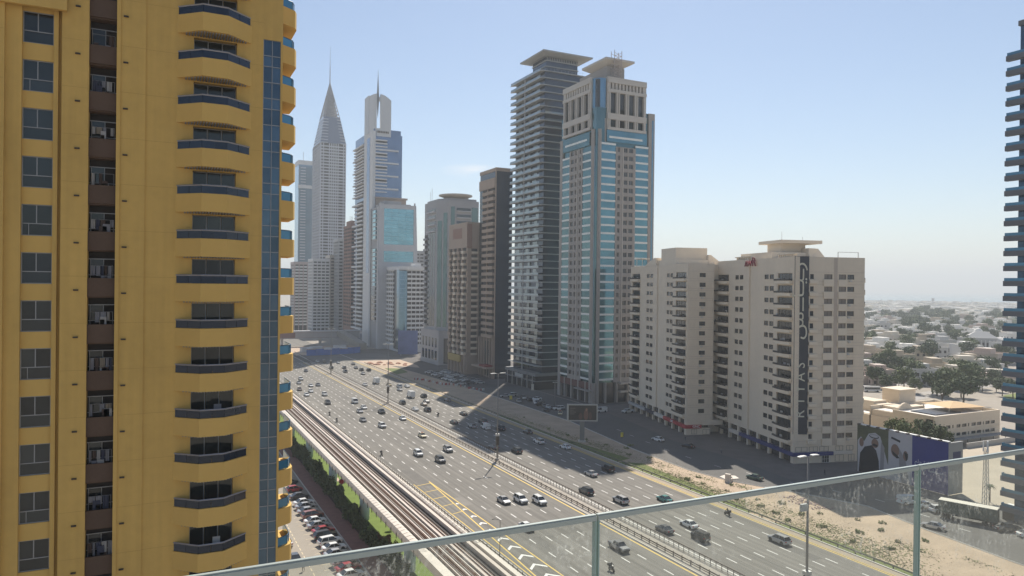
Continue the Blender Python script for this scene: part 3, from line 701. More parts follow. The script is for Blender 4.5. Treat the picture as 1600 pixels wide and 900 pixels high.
# GNC block
GB=T('apartment_block','beige apartment block with red shop sign, left of the bannered one','apartment block',(165.4,198.3),14.6)
rows=[8.8+3.37*k for k in range(15)]
residential(GB,54.5,9.8,59.4,[z-1.3 for z in rows],[(30.6,37.0),(12.2,17.6)],[(44,52.4),(1.2,9.6)],[(4.4,6.7,1)],[],(21.2,26.8),5.2,False)
shopfront(GB,54,9,5.2,[.6,6,12,18,24,30,36,42,48,53.8],3.5)
REDS=mat('red_sign',(.40,.015,.03),.5,var=.1); 
GB.f('sign_panel','L',-.5,18.2,-.3,.7,2.35,3.5,REDS); GB.f('sign_panel','R',-.71,5.4,-.3,.68,2.36,3.49,REDS)
GB.f('sign_panel','L',18.3,27,-.3,.7,2.35,3.45,CONCL); GB.f('sign_panel','L',27.1,36,-.3,.7,2.3,3.3,mat('navy_sign',(.03,.035,.06),.5)); GB.f('sign_panel','L',36.1,54,-.3,.7,2.3,3.4,mat('grey_sign',(.40,.40,.40),.5))
me=text_mesh('GNC',1.25,WHITE,.05); o=ob('lettering',me,GB.r); o.matrix_local=Matrix(((0,0,-1,-.74),(-1,0,0,10.4),(0,1,0,2.95),(0,0,0,1)))
me2=text_mesh('GNC',1.25,WHITE,.05); o=ob('lettering',me2,GB.r); o.matrix_local=Matrix(((1,0,0,3.4),(0,0,-1,-.74),(0,1,0,2.95),(0,0,0,1)))
GB.b('shop_wall',0,9,-.01,1.6,0,2.3,BEI2); GB.put('shop_window',window_mesh('R',2,1.7,WFR,SHOPG,1),'R',2.0,.03,.3); GB.put('shop_window',window_mesh('R',2.6,1.7,WFR,SHOPG,1),'R',6.2,.03,.1)
w=MB(); w.box(.0,9.7,.0,1.6,3.5,5.2); w.obj('ground_wall',BEI,GB.r); 
r=MB(); r.box(1,13.5,12,28,59.2,61.2); r.box(1.3,13.6,13,26,61.2,65.5); r.obj('plant_room',BEI2,GB.r)
r=MB(); r.prism([(0,28),(12,28),(12,40),(0,40)],59.2,62.2,0,[(0,28),(12,28),(12,30),(0,30)]); r.obj('stair_roof',BEI2,GB.r)
r=MB(); r.prism([(13.6,12),(20,12),(20,26),(13.6,26)],59.2,63,0,[(13.6,12),(14.6,12),(14.6,26),(13.6,26)]); r.obj('stair_roof',BEI2,GB.r)
b=MB(); b.box(9.8,30,4,30,0,59.2); b.obj('rear_wing',BEI,GB.r)
for y_ in (44,50): GB.b('roof_post',.8,1,y_,y_+.2,59.4,62.3,BEI2)
GB.b('roof_beam',.6,4,43.6,50.6,62.3,62.6,BEI2)
l=GB.f('linked_arcade','R',6,13.5,-1,.2,3.3,5.0,BEI2)
RB2=0
# ---- teal glass tower with square crown
STN=mat('grey_stone',(.34,.31,.285),.75,var=.06,scale=.2,objvar=.05,streak=.15)
STNL=mat('pale_stone',(.52,.48,.43),.75,var=.06,scale=.2,objvar=.05)
BAR=mat('white_spandrel',(.78,.78,.74),.6,var=.05,objvar=.06)
TEAL=glass('teal_glass',(.125,.28,.34),.7,.06,.03,.35)
TEALD=glass('deep_teal_glass',(.10,.20,.22),.7,.06,.03,.5)
BLUG=glass('blue_corner_glass',(.15,.28,.37),.7,.08,.02,.2)
TT=T('glass_tower','tall teal glass tower with a pale square crown and white floor bars','tower',(171,266.5))
w=MB(); w.box(.6,30.6,.6,30.4,9,129)
w.obj('core',TEALD,TT.r)
FL=[10.0+3.55*k for k in range(31)]
def bay(face,a,b,z0,z1,gm,skip=()):
    for k,z in enumerate(FL):
        if z+3.55<=z0 or z>=z1-.5: continue
        TT.f('glass_band',face,a,b,-.5,.05,z+.85,min(z+3.55,z1),gm); TT.f('floor_bar',face,a-.05,b+.05,-.5,.16,z,z+.85,BAR)
bay('R',2.9,10.3,9,114,TEAL); bay('R',20.9,27.8,9,114,TEAL); bay('L',3.6,10.4,9,112,TEALD); bay('L',21.7,28.2,9,110,TEALD)
TT.f('glass_band','R',5.6,27,-.5,.08,114.4,119.5,TEAL); TT.f('floor_bar','R',6.8,24.5,-.5,.2,116.0,116.9,BAR)
TT.f('glass_band','L',5,28,-.5,.08,113,118.8,TEALD); TT.f('floor_bar','L',7,26,-.5,.2,115.2,116.1,BAR)
for face,a,b,cols in (('R',10.35,20.85,((11.3,12.6),(14.6,16.6),(17.4,19.6))),('L',10.45,21.65,((11.6,13.0),(15.4,16.8),(18.0,20.6)))):
    wb=MB(); punched(wb,face,a,b,9,112.5,cols,[(z+.9,z+2.9) for z in FL[:-2]],.6)
    wb.obj('stone_bay',STN,TT.r,(0,-.25,0) if face=='R' else (-.25,0,0))
    for ca,cb in cols:
        me=window_mesh(face,cb-ca,2.0,STNL,WGL,1)
        for z in FL[:-2]: TT.put('window',me,face,ca,-.1,z+.9)
    TT.f('bay_rib',face,(a+b)/2-1.7,(a+b)/2-1.3,.25,.5,9,112,STNL)
# chamfered corner pier and outer wings
cp=MB(); cp.prism([(-.15,3.5),(-.15,2.2),(.4,1.55),(.6,1.8),(1.6,.9),(1.4,.5),(2.0,-.2),(2.85,-.2),(2.85,1),(1,3.5)],0,119.5); cp.prism([(.3,4.2),(5.4,.2),(5.6,1.5),(1.5,5.2)],114,124.5); cp.obj('corner_pier',STN,TT.r)
cg=MB(); cg.prism([(.35,1.68),(1.3,.62),(1.5,.8),(.5,1.9)],12,112); cg.obj('corner_glass',BLUG,TT.r)
wg=MB(); wg.box(27.9,31.2,-.15,5,0,129); wg.box(28.0,30.6,5,30,0,129); wg.obj('outer_wing',STN,TT.r)
TT.f('wing_glass','R',29.6,30.5,.1,.2,20,126,BLUG)
wg=MB(); wg.box(-.15,4,28.3,30.6,0,119); wg.obj('outer_wing',STN,TT.r)
ct=MB(); n=8; ct.prism([(5.2-4.6*math.sin(math.pi/2*i/n)*1.0,5.2-4.6*math.cos(math.pi/2*i/n)) for i in range(n+1)]+[(5.4,5.4)],124.4,142); ct.obj('corner_drum',BLUG,TT.r)
def crown(face,a,b):
    cw=MB(); L_=b-a; z0,z1=119.6,142.6
    n4=[(a+L_*(.07+.235*i),a+L_*(.07+.235*i+.15)) for i in range(4)]
    for z,zt,cc in ((z0,z0+1.2,None),(z0+1.2,z0+4.6,n4),(z0+4.6,z0+7.2,None),(z0+7.2,z0+16.4,n4),(z0+16.4,z0+17.8,None),(z0+17.8,z0+20.6,[(a+L_*(.08+.088*i),a+L_*(.08+.088*i+.04)) for i in range(10)]),(z0+20.6,z1,None)):
        if cc is None: fbox(cw,face,a,b,-1.2,.45,z,zt)
        else: punched(cw,face,a,b,z,zt,cc,[(z,zt)],1.2); 
    cw.obj('crown_frame',STNL,TT.r,(0,-.0,0))
    for q0,q1 in n4:
        TT.f('crown_glass',face,q0,q1,-.9,-.6,z0+7.2,z0+16.4,WGL); TT.f('crown_glass',face,q0,q1,-.9,-.6,z0+1.2,z0+4.6,WGL)
        for s_ in (q0-.5,q1): TT.f('crown_rib',face,s_,s_+.5,.0,.5,z0+1,z0+17,STNL)
crown('R',5.7,26.4); crown('L',4.3,28.2)
w=MB(); w.box(1.3,26.2,1.3,28,119,141.5); w.obj('crown_core',WGL,TT.r)
gj=MB()
for k in range(12):
    gj.box(5.8,26.3,-.47,-.44,121+1.9*k,121.08+1.9*k) if k>8 else None
stuff(gj.obj('crown_joint',STN,TT.r))
w=MB(); w.box(7.4,16.8,3.4,26,141.5,148.3); w.box(21,27,4,20,141,144); w.obj('penthouse',STN,TT.r)
w=MB(); w.prism([(8.5,5),(16,5),(16,17),(8.5,17)],148.3,150.6,0,[(5.4,1),(20.6,1),(20.6,21),(5.4,21)]); w.prism([(5.4,1),(20.6,1),(20.6,21),(5.4,21)],150.6,151.5); w.obj('helipad',STNL,TT.r)
lm=MB()
for x in (9.6,13.4):
    for y in (.6,3.2): lm.bar((x,y,141.5),(x,y,155),.16)
for k in range(8):
    z=142+1.5*k; lm.bar((9.6,.6,z),(13.4,.6,z+1.5),.09); lm.bar((13.4,.6,z),(9.6,.6,z+1.5),.09); lm.bar((9.6,.6,z),(13.4,.6,z),.09); lm.bar((9.6,.6,z),(9.6,3.2,z+1.5),.09)
lm.obj('lattice_mast',mat('mast_pink_grey',(.42,.36,.34),.6,var=.1),TT.r)
# podium
pd=MB(); pd.box(1.2,30,1.2,30,0,9); pd.obj('podium',SHOPG,TT.r)
for s in (0.2,6,12,18,24,29.6): TT.f('podium_pier','R',s,s+.9,-1.2,.1,0,9,STN); TT.f('podium_pier','L',s,s+.9,-1.2,.1,0,9,STN)
for z,a in ((8.2,STNL),(4.6,STNL)): TT.f('canopy','R',13,30.5,.1,2.2,z,z+.7,a)
TT.f('canopy','L',1,14,.1,1.5,5.2,5.7,STN); TT.f('shop_band','L',1.2,30,-1,.0,6,8.9,mat('maroon_band',(.13,.055,.05),.6)); 
# ---- dark terraced tower
SLABM=mat('pale_slab',(.38,.38,.37),.7,var=.06,objvar=.08)
DKG=glass('dark_blue_glass',(.06,.08,.11),.6,.06,.03,.4)
BGL=glass('balcony_glass',(.30,.35,.37),.5,.12,.02,.4)
DT=T('dark_tower','dark glass tower ringed by thin pale balcony slabs under a flat flying roof','tower',(172,314.5))
w=MB(); w.box(0,22,0.4,31.8,8,157.5); w.obj('core',DKG,DT.r)
zs=[157.2-3.47*k for k in range(43)]
for k,z in enumerate(zs):
    L_=MB().prism([(-.9,-.55),(22.3,-.55),(22.3,.4),(0.02,.4),(0.02,31.9),(-2.3,34.2),(-2.3,.6)],z-.42,z)
    o=L_.obj('floor_slab',SLABM,DT.r)
    if k<42: 
        g_=MB(); g_.box(-2.25,-2.18,1.0,33.9,.02,1.0); ob('balcony_glass',g_.mesh('balcony_glass',BGL) if k==0 else BALGM,o,(0,0,z)); 
        if k==0: BALGM=o.children[0].data
        for q in range(3):
            y_=6+q*9+rnd.uniform(-2,2); bx('curtain',o,-.12,-.05,y_,y_+rnd.uniform(2.5,5),z-2.9,z-.5,BGL)
    if k>5: DT.b('band_rail',0,22.25,-.42,-.38,z,z+.8,BGL if k<9 else DKG)
DT.b('pier',-2.4,-1.9,17.2,17.7,8,157.2,SLABM)
w=MB(); w.box(2.5,20.5,3.5,18,157.2,165.4); w.obj('crown_walls',DKG,DT.r)
for z in (160.2,163.1): DT.b('crown_band',2.1,20.9,3.1,18.4,z,z+.45,SLABM)
for k in range(18): DT.b('crown_fin',2.7+k,3.0+k,3.3,3.45,163.7,165.4,SLABM)
w=MB(); w.prism([(.5,1.5),(22,1.5),(22,19),(.5,19)],165.2,166.0,0,[(-2.2,-2),(26.2,-2),(26.2,23.5),(-2.2,23.5)]); w.prism([(-2.2,-2),(26.2,-2),(26.2,23.5),(-2.2,23.5)],166,166.7); w.obj('flying_roof',mat('roof_grey',(.36,.36,.35),.7,var=.06),DT.r)
pr=MB()
for k in range(16): pr.bar((-1.9,2+2*k,157.2),(-1.9,2+2*k,158.4),.05); 
for k in range(11): pr.bar((1+2*k,-.3,157.2),(1+2*k,-.3,158.4),.05)
pr.bar((-1.9,1,158.4),(-1.9,34,158.4),.04); pr.bar((0,-.3,158.4),(22,-.3,158.4),.04)
pr.obj('roof_railing',GALV,DT.r)
w=MB(); w.box(-4,20,-1,33,0,8); w.obj('podium',SHOPG,DT.r)
DT.b('podium_band',-4.3,20.2,-1.3,33.2,6.6,8.05,mat('podium_grey',(.2,.2,.2),.6,var=.2)); DT.b('podium_band',-4.2,20.1,-1.2,33.1,3.9,4.4,mat('podium_grey',(.2,.2,.2),.6))
for k in range(6): DT.b('podium_pier',-4.25,-3.9,2+5.6*k,2.6+5.6*k,0,6.6,STN)
DT.b('sign_panel',-4.5,-4.25,12,21,4.6,6.3,mat('sign_grey_white',(.4,.4,.39),.6)); DT.b('entrance_wall',-6,-5,-1,-.4,0,3,CONCL)
# ---- blue grey tower at the right edge
RT=T('balcony_tower','dark blue tower with stacked grey balcony bands at the right edge','tower',(170.9,60))
RGL=glass('navy_glass',(.035,.09,.16),.6,.06,.03,.4); FAS=mat('blue_grey_fascia',(.118,.126,.145),.7,var=.06,scale=.3,objvar=.06)
RBG=glass('sea_blue_glass',(.06,.20,.32),.35,.08,.02,.3)
w=MB(); w.box(0,25,0,34.6,0,109.5); w.obj('core',RGL,RT.r)
fm=MB().prism([(-1.15,0),(.02,0),(.02,34.8),(-.1,36.3),(-1.15,36.3)],0,1.15).mesh('balcony_band',FAS)
gmm=MB(); gmm.box(-1.08,-1.02,0,36.1,1.15,1.8); gmm.box(-1.02,-.1,36.04,36.1,1.15,1.8); gmm=gmm.mesh('glass_rail',RBG)
for k in range(32):
    z=102.3-3.31*k
    if z<1: break
    o=ob('balcony_band',fm,RT.r,(-1.2,0,z-.55)); ob('glass_rail',gmm,o)
    RT.b('window_wall',-.06,0,1,33.5,z+1.4,z+2.7,glass('navy_window',(.03,.06,.10),.5,.06,.03,.5))
RT.b('parapet',-.4,25,-.4,34.9,109.5,110.6,FAS)
# ---------------------------------------------------------------- the towers further down the road
GREYC=mat('grey_cladding',(.36,.355,.36),.75,var=.07,scale=.15,streak=.2,objvar=.05)
GREYL=mat('light_grey_cladding',(.48,.48,.49),.7,var=.06,scale=.15,objvar=.06)
TAN=mat('tan_cladding',(.385,.295,.235),.8,var=.1,scale=.15,streak=.2,objvar=.08)
REDB=mat('red_brown_cladding',(.28,.16,.125),.8,var=.1,scale=.15,objvar=.08)
DKS=glass('dark_strip_glass',(.06,.075,.09),.6,.07,.03,.5)
GRN=glass('green_strip_glass',(.13,.20,.20),.65,.07,.03,.4)
SKYG=glass('sky_glass',(.20,.42,.50),.75,.06,.02,.3)
SLATE=glass('slate_blue_glass',(.13,.20,.32),.65,.1,.02,.2)
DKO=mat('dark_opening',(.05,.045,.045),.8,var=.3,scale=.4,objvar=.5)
OFFW=mat('off_white_render',(.66,.65,.635),.75,var=.05,scale=.2,streak=.2,objvar=.04)
def floors(z0,z1,n): h=(z1-z0)/n; return [z0+h*k for k in range(n)],h
# narrow tower: brown balcony face and a dark glass face
B=T('narrow_tower','slim brown balconied tower with a dark glass side, left of the dark terraced tower','tower',(167,359.8))
w=MB(); w.box(.3,10,0,22,0,115); w.obj('core',DKG,B.r); w=MB(); w.box(-.05,.4,-.0,.9,0,115.3); w.box(-.1,10.2,-.2,22,113.5,115.4); w.obj('edge_frame',TAN,B.r)
w=MB(); w.box(-.5,.3,1,21.8,104.6,110); w.obj('top_panel',TAN,B.r)
zs,h=floors(22,104.6,24)
for z in zs:
    for a,b in ((1.2,10.3),(11.0,16.8)):
        B.f('balcony','L',a,b,-.2,1.2 if b<11 else .8,z,z+1.75,TAN); B.f('opening','L',a,b,-.35,-.22,z+1.75,z+h,DKO); 
    B.f('pier_block','L',10.35,10.95,-.3,.5,z,z+h-.01,TAN); B.f('edge_glass','L',17,21.6,-.3,.1,z+.1,z+h-.1,DKS)
    B.f('glass_band','R',.8,9.8,-.2,.06,z+.12,z+h-.06,DKG)
for z in (0,): 
    for k in range(6): B.f('tall_pier','L',1+3.6*k,1.9+3.6*k,-.3,.9,0,22,TAN)
    B.f('tall_glass','L',5.6,12,-.3,.35,1,20,GRN)
B.f('canopy','L',-.5,20,.2,5,5.4,6.4,TAN); B.f('shop_sign','L',1,9,.3,5.1,6.4,7.4,mat('dark_red_sign',(.25,.04,.04),.6))
# brown block with pod balconies
B=T('brown_block','brown apartment block with rows of small pod balconies and a yellow board','apartment block',(160,382.9))
w=MB(); w.box(.6,16,.6,28.2,0,86); w.box(0,16,0,28.4,72.5,87); w.obj('wall',TAN,B.r); w=MB(); w.box(-.1,.0,8,22,78,84); w.box(-.12,3,-.1,-.0,72,86); w.obj('top_panel',REDB,B.r)
zs,h=floors(11,72.5,18)
for k,z in enumerate(zs):
    for i in range(4):
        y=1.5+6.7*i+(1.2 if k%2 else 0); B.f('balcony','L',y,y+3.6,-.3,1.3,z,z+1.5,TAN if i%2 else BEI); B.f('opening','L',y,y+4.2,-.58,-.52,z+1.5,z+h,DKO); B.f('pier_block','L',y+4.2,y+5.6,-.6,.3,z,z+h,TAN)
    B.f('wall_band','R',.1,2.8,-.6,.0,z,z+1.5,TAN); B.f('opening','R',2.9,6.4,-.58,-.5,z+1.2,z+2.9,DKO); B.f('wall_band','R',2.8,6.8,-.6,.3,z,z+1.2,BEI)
B.f('advert_board','L',6,24.5,.4,1.6,6.6,10.6,mat('ochre_board',(.42,.30,.10),.7,var=.2,scale=.3))
for k in range(6): B.f('tall_pier','L',1+5*k,2+5*k,-.6,.6,0,11,TAN)
# grey tower with chamfered corner and a disc on its roof
B=T('grey_tower','pale grey tower with dark vertical glass strips and a disc on its roof','tower',(163,432.6))
P8=[(5,0),(25.6,0),(25.6,31.6),(0,31.6),(0,9)]
w=MB(); w.prism(P8,18,105); w.prism([(5.6,1.2),(24.4,1.2),(24.4,30),(1.2,30),(1.2,9.6)],105,106.4); w.obj('wall',GREYC,B.r)
for a,b,z0,z1 in ((11.2,14.6,24,88),(15.6,19.4,24,88),(20.4,24.4,24,88)): B.f('glass_strip','L',a,b,-.2,.12,z0,z1,DKS)
for a,b,z0,z1 in ((20.6,25,76,101),): B.f('glass_strip','R',a,b,-.2,.12,z0,z1,GRN)
B.f('glass_strip','R',6.4,9,-.2,.12,78,101,GRN); B.f('glass_strip','R',6.6,8.8,-.2,.12,24,76,DKS)
for z in (86,90.2,94.4,98.6):
    B.f('ribbon_window','R',10.2,20,-.2,.15,z,z+1.7,DKS); B.f('ribbon_sill','R',10,20.2,-.2,.9,z-.7,z-.05,GREYL)
    B.f('ribbon_window','L',10.6,24.8,-.2,.15,z,z+1.6,DKS); B.f('ribbon_sill','L',10.4,25,-.2,1.4,z-.9,z-.05,GREYL)
zs,h=floors(24,84,17)
for z in zs: B.f('window_band','R',10.2,20,-.2,.12,z+1,z+h-.2,DKS); B.f('sill_band','R',10.1,20.1,-.2,.35,z,z+1,GREYC); B.f('balcony','L',25,31.2,-.2,1.2,z,z+1.3,GREYC); B.f('opening','L',25,31.2,-.2,.05,z+1.3,z+h,DKO)
c=MB()
for a,b in ((.12,.42),(.55,.9)):
    p=Vector((5,0)).lerp(Vector((0,9)),a); q=Vector((5,0)).lerp(Vector((0,9)),b); nn=Vector((-9,-5)).normalized()*.15
    c.prism([(p.x,p.y),(p.x+nn.x,p.y+nn.y),(q.x+nn.x,q.y+nn.y),(q.x,q.y)],24,97 if a<.3 else 92)
c.obj('corner_strip',GRN,B.r)
w=MB(); w.box(-1.5,26,-1,33,0,22); w.obj('podium',GREYC,B.r)
for k in range(5): B.f('podium_window','L',2+6*k,5.5+6*k,1.4,1.62,3,9,DKS); B.f('podium_window','L',2.5+6*k,5+6*k,1.4,1.62,11,17,DKS)
B.f('podium_window','R',2,22,.9,1.1,1,17,DKS); B.f('podium_pier','R',11,12,.9,1.6,0,22,GREYL)
w=MB(); w.box(8,20,4,18,106.4,109.2); n=20; C_=[(math.cos(2*math.pi*i/n),math.sin(2*math.pi*i/n)) for i in range(n)]
w.prism([(13+6.2*a,9+6.2*b) for a,b in C_],107.2,108.6,0,[(13+11*a,9+11*b) for a,b in C_]); w.prism([(13+11*a,9+11*b) for a,b in C_],108.6,109.3); w.obj('roof_disc',STNL,B.r)
w=MB(); w.bar((3,26,106),(3,26,115),.12); w.bar((3,29,106),(3,29,113),.12); w.obj('antenna',GALV,B.r)
# white block with blue glass corner
B=T('white_block','white balconied block with a curved blue glass corner and blue mural at its foot','apartment block',(165,522.2))
w=MB(); w.box(.8,18,5,40.5,0,62); w.box(5,18,.8,6,0,62); w.obj('wall',OFFW,B.r)
zs,h=floors(4.5,61.2,17)
for z in zs:
    B.f('balcony','R',5.2,18.4,-.6,.5,z,z+1.45,OFFW); B.f('opening','R',5.2,18.4,-.9,-.75,z+1.45,z+h,DKO)
    B.f('balcony','L',17.2,40,-.6,.5,z,z+1.45,OFFW); B.f('opening','L',17.2,40,-.9,-.75,z+1.45,z+h,DKO)
    for s in (8.4,11.8,15): B.f('balcony_pier','R',s,s+.35,-.7,.2,z+1.45,z+h-.01,OFFW)
    for s in (21,26,31,36): B.f('balcony_pier','L',s,s+.6,-.7,.2,z+1.45,z+h-.01,OFFW)
    c=MB(); n=6; c.prism([(5-5*math.sin(math.pi/2*i/n),5-5*math.cos(math.pi/2*i/n)) for i in range(n+1)]+[(5.2,5.2)],z+.06,z+h); c.obj('corner_glass',SKYG if False else BLUG,B.r)
for a,b,m in ((5.2,9.6,BLUG),(9.8,16.8,DKS)): B.f('glass_strip','L',a,b,-1,-.05,2,62,m)
w=MB(); w.prism([(0.2,6),(1.5,1.5),(6,-.4),(18.6,-.4),(18.6,40.4),(-.4,40.4),(-.4,8)],62,64.6); w.box(12,17,4,12,64.6,67); w.obj('parapet',OFFW,B.r)
t=thing('mural_board','large faded blue mural board at the foot of the white block','billboard',(163.8,500,0),R(-25)); MB().box(-7,7,-.3,.3,1,18).obj('panel',mat('faded_blue',(.10,.14,.30),.6,var=.4,scale=.12),t); 
for x in (-5,5): MB().box(x-.2,x+.2,-.1,.2,0,1).obj('post',GALV,t)
t=thing('kiosk','cream stair kiosk beside the faded blue mural','kiosk',(171.5,482,0),0); MB().box(-2,2,-2,2,0,14).obj('wall',BEI2,t); MB().box(-2.3,2.3,-2.3,2.3,14,14.6).obj('roof',OFFW,t)
# teal framed tower
B=T('framed_tower','grey framed tower with a big turquoise glass panel facing the viewer','tower',(158,558.2))
w=MB(); w.prism([(.4,.6),(33.2,.6),(33.2,26),(.4,26)],0,112,0,[(.4,.6),(30,.6),(30,26),(.4,26)]); w.obj('wall',GREYC,B.r)
w=MB(); w.prism([(0,-.2),(4.2,-.2),(4.2,.8),(0,.8)],0,114.5); w.prism([(28.6,-.2),(34.2,-.2),(34.2,.8),(28.6,.8)],0,113.6,0,[(28.6,-.2),(30.6,-.2),(30.6,.8),(28.6,.8)]); w.box(0,30.4,-.25,.8,110.8,114); w.box(4.2,28.6,-.15,.8,77.2,82.4); w.box(4.2,28.6,-.15,.8,0,68.6); w.obj('frame',GREYL,B.r)
for z0,z1,n in ((82.4,110.8,9),(68.6,77.2,3)):
    zs,h=floors(z0,z1,n)
    for z in zs:
        for a,b in ((4.3,10),(10.1,16.1),(16.2,22.4),(22.5,28.5)): B.f('pane','R',a,b,-.3,-.05,z+.08,z+h-.02,SKYG)
B.f('belt_window','R',6,28,-.1,.02,79.2,80.2,DKS)
zs,h=floors(22,110,26)
for k,z in enumerate(zs):
    if 79<z<83: continue
    B.f('bay_window','L',5,12,-.3,1.3,z+.5,z+h-.5,SKYG if k%1==0 and k>7 else DKS); B.f('bay_sill','L',4,13,-.3,.9,z-.5,z+.5,GREYL); B.f('dark_bay','L',13.5,22,-.2,.05,z,z+h-.05,DKS)
B.f('edge_pier','L',22,25.6,-.2,.5,0,112,GREYL); B.f('edge_pier','L',0,3.8,-.2,.3,0,112,GREYL)
w=MB(); w.box(3,27,3,20,112,115); w.box(6,20,6,18,115,117.5); 
for a in (1,29): w.box(a,a+1,0,1,114,116)
w.obj('roof_plant',GREYC,B.r)
# tower with the oval hollow crown and needle
B=T('oval_tower','blue grey tower with a tall white hollow oval crown and a needle','tower',(160,582.8))
w=MB(); w.box(.4,24,.4,30,122,173); w.box(.4,24,.4,61,0,112); w.box(0.4,23,.4,61,112,178); w.obj('core',SLATE,B.r)
w=MB(); w.box(.2,24.2,.2,.5,122,174); w.obj('glass_face',SLATE,B.r)
zs,h=floors(126,171,17)
for k,z in enumerate(zs):
    if k in (1,5,9,13): B.f('long_band','R',1.2,21,-.1,1.0,z,z+1.2,OFFW)
    else: B.f('short_band','R',1.2,11.4,-.1,.9,z,z+1.0,OFFW); B.f('opening','R',1.4,11.2,-.2,-.05,z+1.0,z+h,DKO) if k%2 else None
    B.f('end_band','L',27,60,-.2,1.4 if k%4 else 2.4,z,z+1.0,OFFW); B.f('end_opening','L',27,50,-.3,-.1,z+1,z+h,DKO)
zs,h=floors(12,122,31)
for k,z in enumerate(zs): B.f('lower_balcony','L',28,55 if k%5 else 61,-.2,1.6 if k%5 else 2.4,z,z+1.4,OFFW); B.f('end_opening','L',28,52,-.3,-.1,z+1.4,z+h,DKO)
w=MB(); w.box(-.8,1.6,-.4,27,0,176); w.obj('white_fin',OFFW,B.r); B.f('fin_glass','L',8,17,.75,1.0,60,172,SLATE)
w=MB(); w.box(2,28,-.1,18,108,122); w.obj('recessed_floor',TAN,B.r); B.f('recess_slab','R',1,29,-1,1,121,122.4,TAN)
# crown: two rounded slabs joined at the base with a slot between, needle in the slot
def slab(name,x0,x1,y0,y1,z0,zl,zr,n=8):
    b=MB(); pr=[]
    for i in range(n+1):
        t_=i/n; x=x0+(x1-x0)*t_; pr.append((x,zl+(zr-zl)*t_**1.8))
    ring=lambda y:[(x0,y,z0)]+[(x,y,z) for x,z in pr]+[(x1,y,z0)]
    b.loft([ring(y0),ring(y1)]); return b.obj(name,mat('white_crown',(.58,.58,.58),.6,var=.03),B.r)
slab('crown_leaf',-1.1,2.35,12.3,25.4,176.02,207.5,205)
cy_=MB(); n=10
ring=[]; 
for (x,y) in [(-.8,25),(-.8,12)]+[(-.8+3.0*(1-math.cos(math.pi/2*i/n)),12-12.5*math.sin(math.pi/2*i/n)) for i in range(n+1)]+[(2.4,25)]: ring.append((x,y))
cy_.prism(ring,176.02,206.5); cy_.obj('crown_curve',MATS['white_crown'],B.r)
slab('crown_leaf',5.4,14.4,-.3,1.6,176,206.5,202)
w=MB(); w.box(2.3,14.4,-.2,10,172,178.5); w.box(2.3,5.3,1.5,3,201,204.5); w.obj('crown_base',MATS['white_crown'],B.r)
nd=MB(); nd.loft([[(3.7+r*math.cos(q*math.pi/4),2+r*math.sin(q*math.pi/4),z) for q in range(8)] for z,r in ((187,.05),(192,.5),(203,1.15),(212,.7),(219,.35),(227,.05))]); nd.obj('needle',mat('needle_grey',(.25,.26,.28),.5,.4),B.r)
lt=MB()
for k in range(7): lt.box(3+1.4*k,3.9+1.4*k,-.5,-.3,174.8,176.4)
lt.obj('roof_lettering',DKMETAL,B.r); B.f('light_column','R',0,1,.5,1.2,0,122,OFFW)
# brown tower beyond
B=T('brown_tower','dusky brown tower squeezed behind the oval crowned tower','tower',(158,647.7))
w=MB(); w.box(.2,5.5,.2,28,0,104); w.box(1,5,4,22,104,108); w.obj('wall',REDB,B.r)
zs,h=floors(12,102,28)
for k,z in enumerate(zs):
    for i in range(4): B.f('window','L',2+6.4*i,5.4+6.4*i,-.2,.12,z+1.1,z+h-.5,DKO)
    B.f('window_band','R',.6,5,-.2,.15,z+1,z+h-.2,DKS); 
    if 9<k<17 or k<4: B.f('balcony','R',0.2,5.2,.0,1.2,z,z+1.0,TAN)
for x in (1,2.2,3.4): w=MB(); w.bar((x,8,108),(x,8,112),.12); w.obj('antenna',DKMETAL,B.r)
# spired tower
B=T('spire_tower','distant pale tower tapering to a lattice pyramid spire with a mast','tower',(185,919.5))
PALE=mat('pale_blue_grey',(.50,.51,.55),.7,var=.06,scale=.05,objvar=.05)
w=MB(); w.box(.6,31.6,.6,47.6,0,226); w.obj('wall',DKO,B.r)
zs,h=floors(4,226,58)
for z in zs:
    B.f('floor_band','R',0,32,-.6,.0,z,z+1.7,PALE); B.f('floor_band','L',0,48,-.6,.0,z,z+1.7,PALE)
for s in (0,3.2,10.6,13.4,16,18.8,21.6,28.4,31): B.f('pilaster','R',s,s+1.1,-.6,.5,0,227,PALE)
for s in (0,8,16,24,32,40,47): B.f('pilaster','L',s,s+1.2,-.6,.5,0,227,PALE)
for k,z in enumerate(zs):
    B.f('corner_balcony','R',4.4,9.8,0,.9,z,z+1.2,PALE); B.f('corner_balcony','R',23,28.2,0,.9,z,z+1.2,PALE)
def ringq(f,z): cx,cy=16,24; return [(cx+(x-cx)*f,cy+(y-cy)*f,z) for x,y in ((0,0),(32,0),(32,48),(0,48))]
w=MB(); w.loft([ringq(1,227),ringq(.62,262)]); w.obj('taper_walls',SLATE if False else glass('haze_glass',(.22,.25,.31),.5,.15,.01,.1),B.r)
w=MB()
for k in range(9):
    f=1-.38*k/9; z=227+35*k/9; q=ringq(f,z); q2=ringq(f-.015,z+1.5)
    w.box(q[0][0]-.3,q[0][0]+9*f,q[0][1]-.3,q[0][1]+1,z,z+.9); w.box(q[1][0]-7*f,q[1][0]+.3,q[1][1]-.3,q[1][1]+1,z,z+.9); w.box(q[0][0]-.4,q[0][0]+1,q[0][1],q[0][1]+46*f,z,z+.9)
w.obj('taper_bands',PALE,B.r)
w=MB(); q0=ringq(.60,262); ap=(16,24,309)
